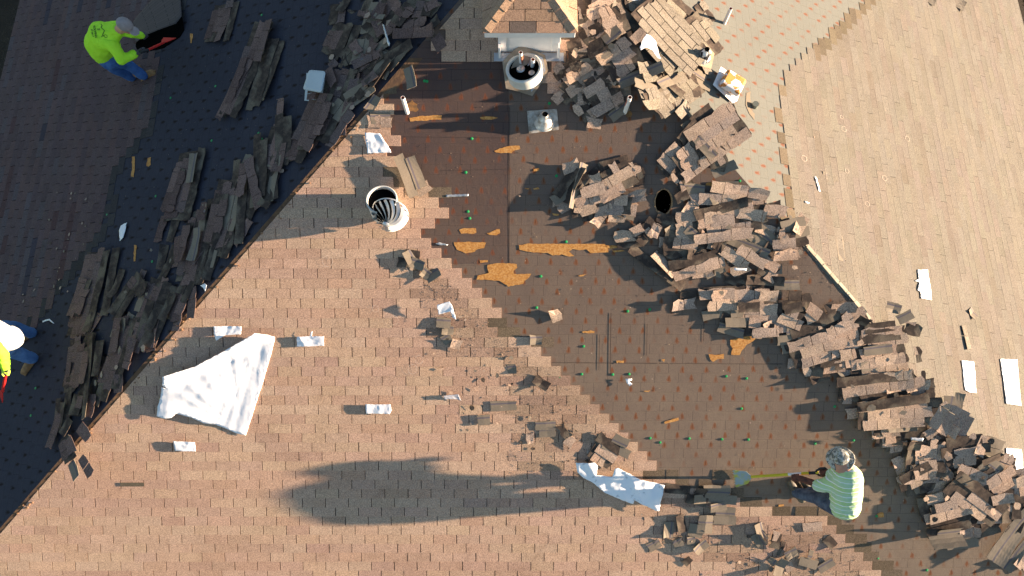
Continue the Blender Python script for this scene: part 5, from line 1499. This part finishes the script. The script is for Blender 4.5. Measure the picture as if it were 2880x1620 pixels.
def stripes(g, o, c):
    dp = g.n('ShaderNodeVectorMath', operation='DOT_PRODUCT'); g.put(dp.inputs[0], o); dp.inputs[1].default_value = tuple(sp)
    fr = g.m('FRACT', g.m('MULTIPLY', g.m('ADD', dp.outputs['Value'], g.m('MULTIPLY', g.noise(o, 5, 2), .02)), 17))
    c = g.mix(g.m('LESS_THAN', fr, .18), c, (.72,.76,.74)); sp2 = g.m('LESS_THAN', g.m('FRACT', g.m('MULTIPLY', dp.outputs['Value'], 5.6)), .5)
    return g.mix(g.m('MULTIPLY', sp2, .35), c, (.42,.56,.52))
mb = MB(); chain(mb, [(C['pel'],.172),(C['bel'],.182),(C['che'],.180),(C['nek'],.08)])
chain(mb, [(C['che']+(C['sL']-C['che'])*.5,.14),(C['sL'],.105),(C['eL'],.080)]); chain(mb, [(C['sR'],.10),(C['eR'],.075)])
fuse('polo_shirt', mb, fabric('striped green polo', (.42,.60,.30), (.37,.54,.25), 6, .85, stripes), p3, .013, 7, .009, 12, 7)
mb = MB(); capsule(mb, C['pel']-V((0,0,.03)), .155, (C['h1']+C['h2'])/2, .14)
for a, b, c in (('h1','k1','a1'),('h2','k2','a2')): chain(mb, [(C[a],.118),(C[b],.085),(C[c],.066)])
fuse('jeans', mb, M_JEAN2, p3, .012, 5, .008, 16, 9)
nF = PL['F'][3]
boot('boot', at(2243,1392,'F')+nF*.015, at(2218,1352,'F')+nF*.03, nF, M_BOOTD, p3); boot('boot', at(2278,1388,'F')+nF*.015, at(2258,1352,'F')+nF*.02, nF, M_BOOTD, p3)
for s in 'RL':
    mb = MB(); hand(mb, C['g'+s], sh_d, C['w'+s]-C['g'+s], 1.1); capsule(mb, C['w'+s]+(C['e'+s]-C['w'+s])*(.45 if s == 'L' else .2), .045, C['g'+s]+(C['w'+s]-C['g'+s])*.4, .038); fuse('glove', mb, M_GLOVEB, p3, .006, 2)
def f(nt, b):
    g = G(nt); o = g.obj(); k = g.noise(o, 24, 4, .65); c = g.mix(g.ramp(k,.50,.53), (.42,.40,.35), (.10,.11,.11)); k2 = g.noise(g.obj(1.3,1,1), 33, 3)
    c = g.mix(g.ramp(k2,.56,.59), c, (.20,.18,.12)); nt.links.new(c, b.inputs['Base Color']); g.bump(b, g.noise(o, 30, 2), .3, .005)
mb = MB(); hc = C['hed']+fu*.05; ellip(mb, hc+fu*.03, fd*.105, fsd*.098, fu*.075)
brim = MB(); vs = []; N = 36
for i in range(N):
    w_ = 2*pi*i/N; dr = .03+.035*abs(sin(w_))+.012*sin(3*w_); vs.append(hc+fd*cos(w_)*.160+fsd*sin(w_)*.150-fu*dr)
ring = [(hc+(p-hc)*t+fu*(.012*(1-t))) for t in (.55,1.0) for p in vs]
k = len(mb.v); mb.add([p+fu*.007 for p in ring]+[p-fu*.007 for p in ring], [[i,(i+1)%N,N+(i+1)%N,N+i] for i in range(N)]+[[2*N+i,3*N+i,3*N+(i+1)%N,2*N+(i+1)%N] for i in range(N)]+[[N+i,N+(i+1)%N,3*N+(i+1)%N,3*N+i] for i in range(N)]+[[i,2*N+i,2*N+(i+1)%N,(i+1)%N] for i in range(N)])
fuse('bucket_hat', mb, mat('camouflage cloth', f, .9), p3, .007, 2, .004, 18, 6)
mb = MB(); q = C['nek']+V((.02,-.01,.03)); ellip(mb, q, X_*.10, Y_*.08, Z_*.06); fuse('neck_flap', mb, mat('camouflage cloth pale', f, .9), p3, .009, 3, .004, 15, 2)
# yellow long-handled tear-off fork
t = empty('roofing_fork', A(2085,1345,.03), 'yellow handled shingle fork with toothed blade held by the roofer in the bucket hat', 'shingle fork')
h0, h1 = C['gR']-sh_d*.0, A(2112,1341,.07); dd = (h1-h0).normalized()
M_YEL = flat_mat('yellow fibreglass', (.62,.50,.03), (.52,.42,.02), 12, .4)
mb = MB(); mb.tube(h0+dd*.07, h0+dd*.27, .0175, .0175, 14); mb.tube(h0+dd*.43, h1, .0175, .0165, 14); mb.out('shaft', M_YEL, t)
mb = MB(); mb.tube(h0+dd*.27, h0+dd*.43, .0178, .0178, 14); mb.out('shaft_band', M_PVC, t)
up = nF; sdv = dd.cross(up).normalized(); mb = MB(); c0 = h0+dd*.10
loop = [c0, c0-dd*.02+sdv*.03, c0-dd*.07+sdv*.055, c0-dd*.13+sdv*.055, c0-dd*.15+sdv*.03, c0-dd*.15-sdv*.03, c0-dd*.13-sdv*.055, c0-dd*.07-sdv*.055, c0-dd*.02-sdv*.03, c0]
for a, b in zip(loop, loop[1:]): mb.tube(a, b, .013, .013, 10)
mb.tube(c0, c0+dd*.08, .021, .019, 12); mb.out('d_grip', M_TAR, t)
mb = MB(); c0 = h1; P = [(0,.02),(.05,.085),(.20,.12)]+[(.20+(.022 if i%2 else 0), .12-.24*i/14) for i in range(1,14)]+[(.20,-.12),(.05,-.085),(0,-.02)]
bd = (at(2066,1345,'F',.02)-h1).normalized(); sdv = bd.cross(up).normalized(); u2 = sdv.cross(bd)
if u2.z < 0: u2 = -u2
tp_ = [c0+bd*a+sdv*b+u2*(.008+.5*b*b) for a,b in P]; mb.prism(tp_, [p-u2*.006 for p in tp_])
def f(nt, b):
    g = G(nt); o = g.obj(); c = g.mix(g.ramp(g.noise(o, 9, 3),.45,.6), (.36,.40,.38), (.50,.44,.08)); nt.links.new(c, b.inputs['Base Color'])
mb.out('toothed_blade', mat('worn yellow steel blade', f, .4, metal=.4), t)

# ---------------------------------------------------------------- yard seen past the eaves
def f(nt, b):
    g = G(nt); nt.links.new(g.mix(g.noise(g.obj(), 6, 4), (.02,.028,.012), (.05,.06,.025)), b.inputs['Base Color'])
rnd = random.Random(5); mb = MB()
for i in range(2600):
    a, el, r = rnd.uniform(0,6.28), rnd.uniform(-.3,1), rnd.uniform(.7,1)
    p = V((13.6+2.2*r*cos(a)*math.sqrt(max(0,1-el*el)), 7.4+3.0*r*sin(a)*math.sqrt(max(0,1-el*el)), 1.5+1.8*r*el)); s = rnd.uniform(.04,.10)
    x = V((rnd.gauss(0,1),rnd.gauss(0,1),rnd.gauss(0,1))).normalized(); y = x.orthogonal().normalized(); mb.add([p-x*s,p+y*s*.5,p+x*s,p-y*s*.5], [[0,1,2,3]])
sh = empty('shrub', (13.6,7.4,0), 'dark bushy shrub beyond the east eave', 'shrub'); mb.out('foliage', mat('shrub leaves', f, .8), sh)
mb = MB(); mb.tube((13.6,7.4,0),(13.5,7.4,1.6),.12,.05,10); mb.out('stem', M_WOOD, sh)
for grp in {q[3] for q in SCRAP}:
    for i, (x, o, label, g_) in enumerate(sorted([q for q in SCRAP if q[3] == grp], key=lambda q: q[0])):
        look = '' if o.name.startswith('cap') else {'torn shingle granules':'grey brown','unweathered shingle headlap':'dark','shingle underside with sealant strip':'olive'}[o.data.materials[0].name]
        o['label'] = ' '.join(('%s %s, %s from left' % (look, label, nth(i+1))).split()[:16])
